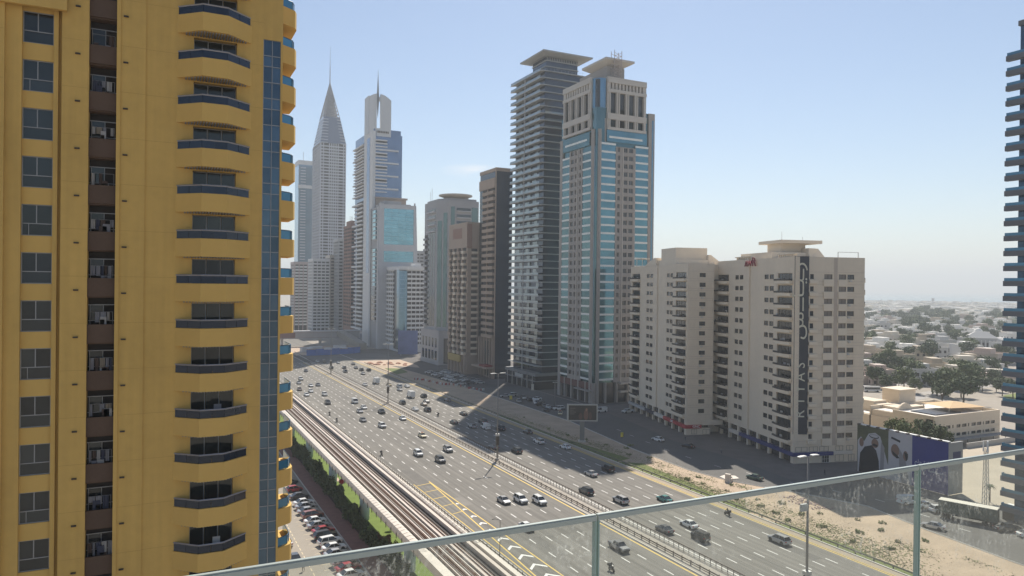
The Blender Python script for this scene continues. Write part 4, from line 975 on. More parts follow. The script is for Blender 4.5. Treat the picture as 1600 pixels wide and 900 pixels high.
for a in range(4):
    A=Vector(q0[a]); Bv=Vector(q0[(a+1)%4]); Pk=Vector(ap)
    w.bar(A,Pk,.55); M_=A.lerp(Bv,.5); w.bar(A.lerp(Bv,.33),Pk,.3); w.bar(A.lerp(Bv,.66),Pk,.3)
    for k in range(10):
        t0=k/11; w.bar(A.lerp(Pk,t0),Bv.lerp(Pk,t0),.32)
        w.bar(A.lerp(Pk,t0),M_.lerp(Pk,t0+.09),.22); w.bar(Bv.lerp(Pk,t0),M_.lerp(Pk,t0+.09),.22)
w.obj('lattice_spire',mat('spire_steel',(.33,.32,.33),.6,.2),B.r)
w=MB(); w.loft([ringq(.30,284),ringq(.02,309)]); w.loft([ringq(.46,262),ringq(.26,284)]); w.obj('spire_tip',mat('spire_steel',(.33,.32,.33),.6,.2),B.r)
w=MB(); w.bar((16,24,262),(16,24,285),1.4,0,1.4,8); w.obj('spire_core',OFFW,B.r)
w=MB(); w.bar((16,24,306),(16,24,330),.75,0,.5,6); w.bar((16,24,330),(16,24,356),.35,0,.1,6); w.obj('mast',MATS['spire_steel'],B.r)
# blue glass tower far left of it
B=T('blue_tower','distant pale blue glass tower with a white belt, left of the spire','tower',(180,1043.5))
PBG=glass('pale_blue_glass',(.22,.40,.56),.6,.1,.02,.2)
w=MB(); w.box(.3,21,.3,28,0,220); w.obj('wall',PBG,B.r)
B.f('belt','R',-.3,21.5,-.3,1,184,188.5,OFFW); B.b('crown',-.4,21.4,-.4,28,217,223,OFFW); w=MB(); w.bar((8,8,223),(8,8,236),.3); w.obj('mast',GALV,B.r)
zs,h=floors(80,216,34)
for z in zs: B.f('balcony','R',3,10,-.1,.9,z,z+1.2,PALE); B.f('glass_band','R',10.5,21,-.1,.2,z+.2,z+h-.1,PBG)
# lower blocks closing the far end of the road
def block(name,label,x,y,wx,wy,h,m,nf,band,op,strip=None,topm=None,bal=0):
    B=T(name,label,'apartment block',(x,y)); w=MB(); w.box(.5,wx-.1,.5,wy,0,h-.4); w.obj('wall',op,B.r)
    zs,fh=floors(6,h-3,nf)
    for z in zs: B.f('floor_band','R',0,wx,-.5,.0+bal,z,z+fh*.52,band); B.f('floor_band','L',0,wy,-.5,.0,z,z+fh*.52,band)
    n=max(2,int(wx/4.2))
    for i in range(n+1): B.f('pilaster','R',i*(wx-.8)/n,i*(wx-.8)/n+.8,-.5,.25,0,h-1,m)
    for i in range(5): B.f('pilaster','L',i*(wy-1)/4,i*(wy-1)/4+1,-.5,.25,0,h-1,m)
    B.b('parapet',-.3,wx+.2,-.3,wy+.3,h-3,h,topm or m)
    if strip: B.f('glass_strip','R',wx*strip[0],wx*strip[1],0,.5,6,h-4,strip[2])
    return B
BW=mat('haze_beige',(.38,.34,.30),.8,var=.08,scale=.05,objvar=.06); GR2=mat('haze_grey',(.40,.40,.40),.8,var=.07,scale=.05,objvar=.06)
block('white_slab','white tower with scalloped balconies at the far end, left end of the low row',143,742,17,24,76,OFFW,21,OFFW,DKO,bal=.8)
B=block('beige_slab','beige distant tower standing second in the row at the road end',160,741,12,22,80,BW,22,BW,DKO)
block('slim_slab','slim grey distant tower standing tall in the middle of the far row',164,722,13,22,96,GR2,26,GR2,DKO)
B=block('gold_block','distant beige block with a green glass front and gold edge at the road end',169.5,700,25,26,79,BW,20,BW,DKO,(.28,.72,GRN))
B.f('gold_edge','R',22.2,25.2,0,.7,6,78,mat('gold_panel',(.50,.36,.12),.6,var=.15,scale=.2))
for i in range(6): B.b('roof_tooth',2+3.6*i,3.4+3.6*i,0,2,79,81.5,BW)
block('pale_tower','faint pale tower beyond the yellow building balconies',190,1090,14,24,190,PALE,46,PALE,DKO)
block('pink_block','faint pinkish block low between the yellow balconies and the white slab',135,800,14,24,74,mat('haze_pink',(.45,.36,.34),.8,objvar=.05),20,OFFW,DKO)
block('hazy_block','faint grey slab glimpsed behind the turquoise framed tower',238,720,24,20,86,GR2,22,GR2,DKO)
# footbridge, station ramp, hoardings and building site at the far end
t=thing('footbridge','long covered footbridge crossing the highway in the distance','footbridge',(92,600,0))
MB().box(-40,62,-2,2,7,11.6).obj('side_wall',mat('bridge_maroon',(.2,.11,.1),.7,var=.2,scale=.2),t); MB().box(-40,64,-2.6,2.6,11.6,12.8).obj('roof',GREYL,t); MB().box(-40,62,-2.2,2.2,6.4,7).obj('deck',GREYC,t)
MB().box(10,62,-2.12,2.12,7.2,11.3).obj('grey_wall',GREYC,t)
for x in (-30,0,30,58): MB().box(x-1,x+1,-1,1,0,6.4).obj('pier',CONC,t)
t=thing('station_tube','sloping grey entrance tube coming down from the footbridge','station entrance',(138,575,0)); b=MB(); b.loft([[(x+dx,y+dy,z+dz) for dx,dz in ((-3,0),(3,0),(3,4.5),(-3,4.5))] for x,y,z,dy in ((0,22,8,0),(8,-18,.5,0))]); b.obj('tube',mat('tube_grey',(.27,.25,.22),.7,var=.1),t)
HB=mat('hoarding_blue',(.05,.14,.42),.6,var=.25,scale=.2,objvar=.2)
hd=thing('hoarding','line of bright blue site hoardings across the end of the road','hoarding',(0,0,0))
pts=[(97,523),(103,522),(109,523.5),(115,524),(121,526),(127,527),(133,530),(138,534)]
for (a,b_) in zip(pts[:-1],pts[1:]): m_=MB(); m_.bar((a[0],a[1],2),(b_[0],b_[1],2.2),.2); m_=MB(); d=(Vector(b_)-Vector(a)); nn=Vector((d.y,-d.x)).normalized()*.15; m_.prism([a,(a[0]+nn.x,a[1]+nn.y),(b_[0]+nn.x,b_[1]+nn.y),b_],0,rnd.uniform(3.2,4.6)); m_.obj('panel',HB,hd)
sheet('site_soil',[[(60,528),(96,528),(140,540),(150,600),(60,600)],[(121.3,455),(147,425),(150,440),(150,480),(128,520),(121.3,520)]],.018,mat('site_soil',(.47,.36,.27),.95,var=.25,scale=.15))
sheet('cross_road',[[(20,485),(150,474),(150,527),(20,527)]],.021,ASPH2)
rb=random.Random(4)
for k in range(9):
    x=100+rb.uniform(0,34); y=540+rb.uniform(0,30); t=thing('site_cabin',f'pale site cabin behind the blue hoardings','site cabin',(x,y,0),rb.uniform(-.4,.4),'cabins and sheds on the far building site'); s=rb.uniform(2.5,5); MB().box(-s,s,-1.6,1.6,0,3).obj('wall',OFFW if k%3 else TAN,t); MB().box(-s-.2,s+.2,-1.8,1.8,3,3.2).obj('roof',OFFW,t)
for k in range(22):
    a=rb.uniform(0,1); x=123+24*a+rb.uniform(-2,2); y=458-22*a+rb.uniform(-8,12); t=thing('spoil_heap','heap of reddish building spoil beside the far carriageway','spoil heap',(x,y,0),rb.uniform(0,3),'spoil heaps by the far carriageway'); b=MB(); r_=rb.uniform(.8,2.2); b.loft([[(r_*f*math.cos(q*math.pi/4)*rb.uniform(.8,1.2),r_*f*math.sin(q*math.pi/4)*rb.uniform(.8,1.2),z) for q in range(8)] for z,f in ((0,1),(r_*.3,.7),(r_*.5,.25))]); b.obj('spoil',mat('spoil_red',(.40,.22,.15),.95,var=.3,scale=.5),t)
# red and white barriers in the shaded forecourt
bar_=MB(); bar_.box(-.9,.9,-.2,.2,0,1).mesh; BRm=[MB().box(-.9,.9,-.2,.2,0,1).mesh('barrier',mat('barrier_red',(.35,.06,.06),.6)),MB().box(-.9,.9,-.2,.2,0,1).mesh('barrier',mat('barrier_white',(.6,.6,.6),.6))]
for k in range(26):
    o=ob('traffic_barrier',BRm[k%2],None,(126+.66*k*1.05,372-2.0*k+4*math.sin(k*.5),.02),rb.uniform(0,1.5)); tag(o,('red','white')[k%2]+' plastic traffic barrier in the shaded forecourt near the grey tower','barrier','plastic barriers in the shaded forecourt')
# ---------------------------------------------------------------- vegetation
LEAFS={'dark':mat('leaf_dark',(.065,.09,.035),.8,var=.45,scale=.9),'mid':mat('leaf_mid',(.11,.14,.05),.8,var=.45,scale=.9),'light':mat('leaf_light',(.17,.19,.07),.8,var=.4,scale=.9)}
BARK=mat('bark',(.13,.10,.075),.9,var=.25,scale=2)
def crown_mesh(seed,rx,rz,zc,n,m,leaf=.35,clumps=14):
    r=random.Random(seed); b=MB(); cs=[]
    for k in range(clumps):
        a=r.uniform(0,6.28); q=r.uniform(.25,.85); cs.append((rx*q*math.cos(a),rx*q*math.sin(a),zc+rz*r.uniform(-.65,.75)*(1-.4*q),r.uniform(.28,.48)*rx))
    for k in range(n):
        x,y,z,s=r.choice(cs); v=Vector((r.gauss(0,1),r.gauss(0,1),r.gauss(0,.8))).normalized()*s*r.uniform(.55,1.08)
        p=Vector((x,y,z))+v; nn=(v.normalized()+Vector((r.uniform(-.7,.7),r.uniform(-.7,.7),r.uniform(-.3,.8)))).normalized(); t=nn.orthogonal().normalized(); w=nn.cross(t); l=leaf*r.uniform(.6,1.4)
        a=r.uniform(0,6.28); t,w=t*math.cos(a)+w*math.sin(a),w*math.cos(a)-t*math.sin(a)
        b.quad(tuple(p-t*l-w*l*.3),tuple(p-w*l*.7),tuple(p+t*l+w*l*.2),tuple(p+w*l*.7))
    return b.mesh('crown',m)
def trunk_mesh(seed,h,r0,rx):
    r=random.Random(seed); b=MB(); b.bar((0,0,-.1),(.1,.05,h*.6),r0,0,r0*.7,7)
    for k in range(5):
        a=k*1.26+r.uniform(0,1); b.bar((.1,.05,h*.5),(rx*.55*math.cos(a),rx*.55*math.sin(a),h*r.uniform(.85,1.15)),r0*.45,0,r0*.15,5)
    return b.mesh('trunk',BARK)
TREES=[]
for i,(rx,rz,zc,n,lk) in enumerate(((3.2,2.4,4.6,900,'dark'),(3.6,3.0,5.0,950,'mid'),(2.6,2.2,4.0,700,'light'),(4.6,3.6,6.0,1300,'dark'))):
    TREES.append((crown_mesh(20+i,rx,rz,zc,n,LEAFS[lk],.34+.05*(i==3)),trunk_mesh(40+i,zc,.2+.03*i,rx)))
def tree(name,label,kind,x,y,s,rz,group=None,cat='tree'):
    t=thing(name,label,cat,(x,y,0),rz,group); t.scale=(s,s,s*rnd.uniform(.92,1.1)); ob('crown',TREES[kind][0],t); ob('trunk',TREES[kind][1],t); return t
# palms
pc=MB(); r_=random.Random(3)
for k in range(26):
    a=k*2.4; el=r_.uniform(-.5,.9); pts=[]
    for i in range(5):
        q=i/4; pts.append(Vector((2.6*q*math.cos(a)*math.cos(el*.6),2.6*q*math.sin(a)*math.cos(el*.6),7+1.6*q*math.sin(el)-1.3*q*q)))
    s=Vector((-math.sin(a),math.cos(a),0))
    for i in range(4):
        w0,w1=.34*(1-i/4.5),.34*(1-(i+1)/4.5); pc.quad(tuple(pts[i]-s*w0),tuple(pts[i]+s*w0),tuple(pts[i+1]+s*w1+Vector((0,0,-.1))),tuple(pts[i+1]-s*w1+Vector((0,0,-.1))))
PALMC=pc.mesh('crown',LEAFS['dark']); PALMT=MB().cyl(0,0,-.1,7,.22,.16,n=7).mesh('trunk',BARK)
def palm(label,x,y,s,group=None):
    t=thing('palm_tree',label,'palm tree',(x,y,0),rnd.uniform(0,6),group); t.scale=(s,)*3; ob('crown',PALMC,t); ob('trunk',PALMT,t)
# shrubs between the brick walk and the viaduct
SHR=[crown_mesh(70+i,1.25,1.0,1.0,420,LEAFS['dark'],.2,10) for i in range(3)]
rs=random.Random(8)
SHT=MB().cyl(0,0,-.1,.9,.07,.05,n=5).mesh('stem',BARK)
for k in range(70):
    y=112+k*1.9+rs.uniform(-.5,.5); x=38.9+rs.uniform(-.5,.6); s=rs.uniform(.8,1.5)
    if 125<y<131 or 143<y<146: s*=.6
    t=thing('shrub','dark clipped shrub in the shaded bed between the brick walk and the viaduct','shrub',(x,y,0),rs.uniform(0,6),'shrubs along the brick walk'); t.scale=(s,s,s*rs.uniform(.9,1.5)); ob('foliage',SHR[k%3],t); ob('stem',SHT,t)
BRN=crown_mesh(91,1.3,.9,.9,380,mat('leaf_dry',(.13,.075,.035),.85,var=.35,scale=1),.18,9)
for k,(x,y) in enumerate(((40.2,136),(41.4,138.5),(40.0,141),(42,134))):
    t=thing('shrub',('dry brown bush nearest the balustrade','dry brown bush close under the viaduct edge','dry reddish bush at the end of the brick walk','low dry bush behind the red sign')[k],'shrub',(x,y,0),k); ob('foliage',BRN,t); ob('stem',SHT,t)
# weeds on the sand
WEED=[crown_mesh(95+i,.6,.16,.14,120,LEAFS['light'],.10,9) for i in range(2)]
spots=[(127.5,152),(128.5,147),(126,141),(129.5,139.5),(131.5,152.5),(134.2,143),(126.8,133),(131,130.5),(128,126.5),(134,126),(127,121),(131.5,118),(125.5,116),(136,116.5),(129,110),(140,110),(133,104),(127,101),(138.5,103),(143,106),(130.5,95),(135.5,97),(141,95),(128.5,205),(131,196),(134,189),(130,182),(127.5,214),(126.5,226),(133,176),(137.5,192),(126,238),(129,250)]
for k,(x,y) in enumerate(spots):
    t=tag(ob('weed_tuft',WEED[k%2],None,(x,y,0),k,rs.uniform(.8,2.0)),'small green weed tuft growing on the sand strip','weed','weed tufts on the sand strip')
gc=MB(); rg=random.Random(17)
def patch(cx,cy,sx,sy,n):
    for k in range(n):
        x=rg.gauss(cx,sx); y=rg.gauss(cy,sy)
        if x<121.4 or x>140: continue
        h=rg.uniform(.03,.13); l=rg.uniform(.08,.24); a=rg.uniform(0,3.14); c,s=math.cos(a)*l,math.sin(a)*l; t,u=rg.uniform(-.25,.25),rg.uniform(-.25,.25)
        gc.quad((x-c,y-s,.015),(x+c,y+s,.015),(x+c*.6+t,y+s*.6+u,h),(x-c*.6+t,y-s*.6+u,h))
for cx,cy,sx,sy,n in ((128.5,98,2.2,5,900),(130,109,1.8,4,500),(125,95,1.6,8,900),(134.5,93,1.4,2.2,350),(131,120,1.5,4,300),(124.5,118,1.5,9,800),(126.5,135,1.4,7,900),(126.8,152,1.3,8,900),(124.5,150,2,14,1300),(132.5,152,1.0,3,160),(136,141,.8,2,160),(127,215,1.6,14,800),(128.5,192,1.8,8,700),(126,250,1.5,14,500),(131,168,2.0,6,300),(140,83,1.2,3,200)): patch(cx,cy,sx,sy,n)
stuff(gc.obj('ground_cover',mat('dry_grass',(.15,.165,.06),.9,var=.45,scale=.8)))
rub=MB(); r2=random.Random(5)
for k in range(170):
    x=r2.uniform(137,142.5); y=r2.uniform(118,130); s=r2.uniform(.06,.3); rub.loft([[(x+s*r2.uniform(.7,1.3)*math.cos(q*1.57),y+s*r2.uniform(.7,1.3)*math.sin(q*1.57),z) for q in range(4)] for z in (0,s*.7)])
stuff(rub.obj('rubble',mat('rubble_grey_pink',(.36,.27,.25),.95,var=.3,scale=1.5)))
st=MB()
for k in range(900):
    x=r2.uniform(122,140); y=r2.uniform(60,180); s=r2.uniform(.03,.12); st.loft([[(x+s*r2.uniform(.7,1.3)*math.cos(q*1.57),y+s*r2.uniform(.7,1.3)*math.sin(q*1.57),z) for q in range(4)] for z in (0,s*.8)])
stuff(st.obj('pebbles',mat('pebble',(.36,.28,.2),.95,var=.4,scale=1.5)))

# ---------------------------------------------------------------- mural hoarding, signal mast, container, car park on the right
mu_=thing('mural_hoarding','long roadside hoarding showing two men in white headscarves and a blue panel','billboard',(177,113.3,0))
PX=lambda s,z,d=0:(-.2-d,26-s,z)      # s runs left to right across the picture
wb=MB(); wb.box(-.2,.6,0,26,.3,13.4); wb.obj('backing',mat('hoarding_grey',(.33,.33,.32),.7,var=.1),mu_)
wb=MB(); wb.box(.6,5.5,0,.5,.3,13.2); wb.obj('return_panel',MATS['hoarding_grey'],mu_); wb=MB(); wb.box(1.6,4.6,-.05,0,8.6,10.8); wb.obj('return_sign',mat('navy_print',(.03,.04,.12),.6),mu_)
PM=[mat('print_green',(.10,.105,.06),.6,var=.5,scale=.35),mat('print_white',(.46,.45,.47),.6,var=.1,scale=.4),mat('print_blue',(.03,.038,.20),.6,var=.1),mat('print_black',(.016,.016,.022),.6),mat('print_skin',(.21,.13,.10),.6,var=.1),mat('print_grey',(.27,.26,.27),.6,var=.15,scale=.5)]
def flat(pts,lv,m):
    b=MB(); b.v=[PX(s,z,.02+.012*lv) for s,z in pts]; b.f=[tuple(range(len(pts)))[::-1]]; b.m=[0]; b.obj('print',PM[m],mu_)
def oval(s,z,a,b_,lv,m,t0=0,t1=6.283,n=16): flat([(s+a*math.cos(t0+(t1-t0)*i/n),z+b_*math.sin(t0+(t1-t0)*i/n)) for i in range(n+(t1<6.2))],lv,m)
flat([(0,.3),(9.6,.3),(9.6,13.3),(0,13.3)],0,0); flat([(9.6,.3),(16.4,.3),(16.4,13.3),(9.6,13.3)],0,1); flat([(16.4,.3),(26,.3),(26,13.3),(16.4,13.3)],0,2)
flat([(.2,.3),(9.6,.3),(9.6,4),(8.6,7),(7.2,11.2),(5.6,12),(3.6,11.4),(2.2,9),(1.2,10.2),(.2,9)],1,1)     # white robes and scarf
flat([(.6,.3),(7,.3),(6.8,4.5),(6,7.2),(4.6,8.4),(2.4,7.6),(1,5.6)],2,3)                                      # dark cloak
oval(5.6,9.1,1.1,1.25,3,4); oval(5.3,10.9,1.5,.55,4,3); oval(5.3,11.0,1.3,.38,5,1); oval(1.4,8.6,.7,1.2,2,4)
flat([(4.7,8.4),(6.3,8.2),(6.4,8.8),(5.2,9)],5,3)
flat([(7.2,2),(8.3,2),(8.5,8.5),(7.4,10)],2,5)
oval(11.6,8.4,1.2,1.7,2,4); flat([(10.4,11.4),(13,10.7),(13.1,11.3),(10.5,11.9)],2,3); flat([(10.7,8.2),(12.4,7.2),(12.9,6.6),(12,6.4),(10.9,7.4)],3,3); flat([(12.6,9.5),(14.6,6.5),(15.8,.3),(13.6,.3),(12.8,5)],2,5)
oval(14.6,7.6,.7,1.3,3,4); flat([(14.2,8.6),(15.3,8.2),(15.2,6.8),(14.8,6.2)],4,3)
WTX=mat('print_text',(.55,.56,.62),.6)
for body,z,s,sz in (('\uFEE2\uFEE0\uFEA3 \uFE93\uFEA9\uFE8E\uFEF4\uFED7 \uFECA\uFEE3',6.9,20.6,1.35),('\uFEAE\uFEE1\uFEDF\uFE8D \uFEE6\uFEE3 \uFEFB\uFE92\uFED8\uFE98\uFEB4\uFEE3',5.4,20.6,1.35)):
    me=text_mesh(body,sz,WTX,.01); o=ob('lettering',me,mu_); o.matrix_local=Matrix(((0,0,-1,-.26),(-1,0,0,26-s),(0,1,0,z),(0,0,0,1)))
for k in range(9): bx('flood_lamp',mu_,-1.2,-.4,1.5+2.9*k,2.1+2.9*k,13.5,13.8,DKMETAL)
bx('top_edge',mu_,-.25,.65,0,26,13.4,13.6,WHITE)
for k in range(6): bx('stay',mu_,.6,.9,1+4.8*k,1.3+4.8*k,0,13,GALV)
sm_=thing('signal_mast','slim lattice telecom mast standing on the sand lot behind the container','telecom mast',(172.3,101.6,0))
lm=MB()
for sx,sy in ((-1,-1),(1,-1),(1,1),(-1,1)): lm.bar((sx*.55,sy*.55,0),(sx*.28,sy*.28,14.8),.07)
for k in range(13):
    z=k*1.1; f0=.55-.27*z/14.8; f1=.55-.27*(z+1.1)/14.8
    for (a,b_) in (((-1,-1),(1,-1)),((1,-1),(1,1)),((1,1),(-1,1)),((-1,1),(-1,-1))): lm.bar((a[0]*f0,a[1]*f0,z),(b_[0]*f1,b_[1]*f1,z+1.1),.035); lm.bar((a[0]*f0,a[1]*f0,z),(b_[0]*f0,b_[1]*f0,z),.03)
lm.obj('lattice',GALV,sm_)
for a in range(3): MB().box(.45,.7,-.16,.16,14,16.4).obj('antenna_panel',WHITE,sm_).rotation_euler=(0,0,a*2.09)
ct_=thing('cargo_container','dark green container trailer parked below the telecom mast','trailer',(162.0,99.2,0),math.atan2(-8,3.1)); 
MB().box(-5.6,5.6,-1.25,1.25,1.2,3.9).obj('container',mat('container_green',(.055,.085,.075),.6,.2,var=.25,scale=.8,bump=.4),ct_); MB().box(-5.6,5.6,-1.3,1.3,3.9,4.0).obj('roof',mat('container_roof',(.62,.58,.5),.7,var=.1),ct_); MB().box(-5.6,5.6,-1.1,1.1,.9,1.2).obj('chassis',BLACK,ct_)
for x in (-4.6,-3.4,3.2,4.6):
    for y in (-1.1,1.1): wm_=MB(); wm_.bar((x,y-.15,.5),(x,y+.15,.5),.5,n=12); wm_.obj('wheel',BLACK,ct_)
for k in range(18): bx('rib',ct_,-5.4+.62*k,-5.25+.62*k,-1.3,-1.25,1.3,3.85,MATS['container_green'])
palm('low ragged palm on the sand lot beside the dark blue tower',181.5,106,.6)
t=thing('guard_hut','small dark cabin with a white roof near the dark blue tower','cabin',(172.5,96,0)); MB().box(-1.4,1.4,-1.2,1.2,0,2.8).obj('wall',DKMETAL,t); MB().box(-1.6,1.6,-1.4,1.4,2.8,3).obj('roof',WHITE,t)
sheet('sand_lot',[[(178.5,60),(300,60),(300,146),(205,146),(178.5,139)]],.012,mat('pale_sand',(.43,.37,.29),.95,var=.14,scale=.12,bump=.3,bscale=1))
sheet('car_park',[[(150,60),(178.4,60),(178.4,112),(166,117),(157.5,112),(151.5,103)]],.015,ASPH2)
mb=MB()
for k in range(9): y=118-3.7*k; mb.quad((159.5,y,.019),(159.7,y,.019),(165.2,y-1.2,.019),(165,y-1.2,.019))
struct(mb.obj('bay_line',WHITEP))
# low beige school-like building
LBG=mat('sandstone_render',(.66,.57,.45),.85,var=.07,scale=.15,streak=.25); ROOFW=mat('white_roof',(.68,.65,.6),.8,var=.1,scale=.2)
B=T('low_building','long low beige two-storey building with a tan canopy on its roof','low building',(228.8,151.4))
cols=[(3,5.2),(5.9,8.3),(9.3,9.9),(11.5,13.6),(14.4,16.9),(17.7,18.3),(19.5,22),(22.6,25),(25.9,26.5),(27.3,29.7),(30.2,32.6)]
w=MB(); punched(w,'R',0,35.5,0,9.8,cols,[(2.6,3.6),(5.3,6.4)],.5); w.box(0,35.5,.5,3,0,8.6); w.box(0,.5,.5,15,0,9.8); w.box(35,35.5,.5,24,0,9.8); w.box(.5,35,3,24,0,8.6); w.box(0,35.5,23.5,24,0,9.8); w.obj('wall',LBG,B.r)
for a,b in cols:
    for z,h in ((2.6,1.0),(5.3,1.1)): B.put('window',window_mesh('R',b-a,h,WFR,WGL,0),'R',a,-.2,z)
B.f('string_course','R',-.05,35.55,.0,.12,4.5,4.75,LBG)
w=MB(); w.box(1,34,4,22,8.6,8.75); w.obj('roof',ROOFW,B.r); w=MB(); w.box(8,22,5,14,8.75,9.1); w.obj('solar_roof',mat('dark_blue_panel',(.03,.035,.05),.4,.2),B.r)
w=MB(); w.box(0,24,15,44,0,6.6); w.obj('west_wing',LBG,B.r); w=MB(); w.box(1,12,24,43,6.6,6.8); w.obj('roof',ROOFW,B.r)
w=MB(); w.box(6,20,17,27,0,9.6); w.loft([[(6+7*i/8*1.0,17+d,9.6+1.6*math.sin(math.pi*i/8)) for i in range(9)] for d in (0,.6)]); w.box(6,13,27,36,0,10.5); w.obj('hall',LBG,B.r)
w=MB(); w.box(16,25,24,31,0,14); w.box(15.6,25.4,23.6,31.4,14,14.5); w.obj('stair_tower',LBG,B.r)
w=MB(); w.loft([[(17,6,10.5),(34.2,4,10.2),(35,15,10.5),(18,17,10.7)],[(25,10,11.7),(26.5,10,11.7),(26.5,11.5,11.7),(25,11.5,11.7)]]); w.obj('canopy',mat('tan_canvas',(.60,.42,.24),.85,var=.06),B.r)
for x,y in ((17.6,6.5),(33.6,4.6),(34.4,14.4),(18.5,16.4)): B.b('canopy_post',x,x+.2,y,y+.2,8.7,10.2,GALV)
w=MB(); w.box(28,60,-4,-3.6,0,1.6); 
t=thing('boundary_wall','low grey boundary wall in front of the low beige building','wall',(0,0,0)); MB().box(236,300,145.2,145.6,0,1.7).obj('wall',CONC,t)
t=thing('shaded_carport','row of dark parked motorcycles shed beside the low beige building','shed',(0,0,0)); MB().box(232,262,147.4,150,2.2,2.4).obj('roof',mat('shed_grey',(.25,.25,.25),.7),t)
for x in (233,240,247,254,261): MB().box(x,x+.15,147.5,147.65,0,2.2).obj('post',DKMETAL,t)
# trees round the low building
for k,(kd,x,y,s,lab) in enumerate(((1,214,151,1.15,'olive green tree just behind the mural hoarding'),(1,220,158,1.1,'bushy tree behind the mural, left of the tall one'),(3,223,149,1.05,'tall tree rising above the blue part of the hoarding'),(1,209,148,.9,'low bushy tree at the left above the hoarding'),(0,228,147.5,.85,'dark small tree beside the corner of the low beige building'))): tree('tree',lab,kd,x,y,s,k)
for k,(kd,x,y,s,lab) in enumerate(((3,327,203,1.5,'big dark round tree behind the tan roof canopy'),(3,318,207,1.2,'dark tree joined to the left of the big round tree'),(0,376,224,1.1,'round street tree left of the pair by the lawn'),(0,382.5,221,1.1,'round street tree right of the pair by the lawn'),(1,367,232,1.2,'green tree standing behind the big dark round one'),(3,340,224,1.4,'dark leaning tree above the stair tower'),(1,335,232,1.0,'bush left of the stair tower'),(3,346,216,1.2,'dark wide tree between the stair tower and the round one'))): tree('tree',lab,kd,x,y,s,k)
sheet('park_lawn',[[(352,196),(420,205),(430,222),(372,212)],[(360,262),(470,255),(520,300),(400,320)]],.012,mat('park_grass',(.16,.19,.06),.95,var=.3,scale=.1))
sheet('side_street',[[(300,215),(380,232),(460,236),(460,243),(380,240),(300,228)],[(300,262),(520,240),(520,246),(300,272)]],.016,mat('pale_road',(.34,.32,.30),.9,var=.1,scale=.1))
# ---------------------------------------------------------------- the low city
VW=[mat('villa_white',(.66,.64,.60),.85,var=.06,scale=.1),mat('villa_cream',(.57,.52,.44),.85,var=.06,scale=.1),mat('villa_tan',(.47,.40,.31),.85,var=.06,scale=.1),mat('villa_grey',(.47,.46,.44),.85,var=.06,scale=.1),mat('villa_pink',(.46,.38,.33),.85,var=.06,scale=.1)]
def villa(seed,m):
    r=random.Random(seed); W_=r.uniform(11,20); D_=r.uniform(10,16); H_=r.choice((4.2,7.2,7.6,8)); parts=[]
    b=MB(); b.box(0,W_,0,D_,0,H_); b.box(W_*.3,W_*.75,D_*.3,D_*.8,H_,H_+2.8)
    if r.random()<.6: b.box(-r.uniform(3,6),0,D_*.3,D_,0,H_*.6)
    parts.append(('wall',b,m)); b=MB()
    for x0,x1,y0,y1 in ((-.1,W_+.1,-.1,.2),(-.1,W_+.1,D_-.2,D_+.1),(-.1,.2,.2,D_-.2),(W_-.2,W_+.1,.2,D_-.2)): b.box(x0,x1,y0,y1,H_-.1,H_+.8)
    parts.append(('parapet',b,m)); wins=[]
    for z in [1]+([4.4] if H_>6 else []):
        x=1.2
        while x<W_-2: wins.append((x,-.06,z,1.4,.06,1.6)); x+=r.uniform(2.6,4)
        y=1.4
        while y<D_-2: wins.append((-.06,y,z,.06,1.4,1.6)); y+=r.uniform(3,4.5)
    return parts,wins,(W_,D_,H_)
VT=[]
for i in range(10):
    parts,wins,dim=villa(300+i,VW[(0,0,1,2,0,3,0,0,4,3)[i]]); pm_=[(n,b.mesh(n,m)) for n,b,m in parts]
    wms={}
    for w_ in wins:
        k=w_[3:]; 
        if k not in wms: wms[k]=MB().box(0,w_[3],0,w_[4],0,w_[5]).mesh('window',DKO)
    one=MB(); 
    for n,b,m in parts:
        o0=len(one.v); one.v+=b.v; one.f+=[tuple(q+o0 for q in f) for f in b.f]; one.m+=[0]*len(b.f)
    for w_ in wins: one.box(w_[0],w_[0]+w_[3],w_[1],w_[1]+w_[4],w_[2],w_[2]+w_[5],1)
    VT.append((pm_,[(w_[:3],wms[w_[3:]]) for w_ in wins],one.mesh('villa',[VW[(0,0,1,2,0,3,0,0,4,3)[i]],DKO])))
def put_villa(i,x,y,rz,s,label,group=None,full=True):
    if not full:
        o=ob('villa',VT[i][2],None,(x,y,0),rz,s); return tag(o,label,'villa',group)
    t=thing('villa',label,'villa',(x,y,0),rz,group); t.scale=(s,)*3
    for n,me in VT[i][0]: ob(n,me,t)
    for p,me in VT[i][1]: ob('window',me,t,p)
    return t
NV=[(1,508,375,'white villa with arched side, left above the park trees'),(0,523,370,'white villa right of the first one above the park trees'),(2,587,427,'tan flat roofed villa behind the white pair'),(8,489,282,'pinkish villa close to the dark blue tower'),(3,440,333,'small brick brown house left of the park trees')]
for i,x,y,lab in NV: put_villa(i,x,y,R(8),1.25,lab)
t=thing('manor','large white villa with a row of dark arched windows','villa',(548,368,0),R(-52)); MB().box(0,34,0,14,0,9).obj('wall',VW[0],t); MB().box(-.3,34.3,-.3,.3,8.8,10).obj('parapet',VW[0],t)
for k in range(9): MB().box(2+3.4*k,3.6+3.4*k,-.1,.0,3,6.2).obj('window',DKO,t)
t=thing('manor','grand pale villa with columns and a low dome near the right tower','villa',(622,392,0),R(-52)); MB().box(0,36,0,18,0,11).obj('wall',VW[3],t); w=MB(); w.prism([(6,2),(30,2),(30,16),(6,16)],11,16,0,[(14,8),(22,8),(22,10),(14,10)]); w.obj('roof',VW[3],t)
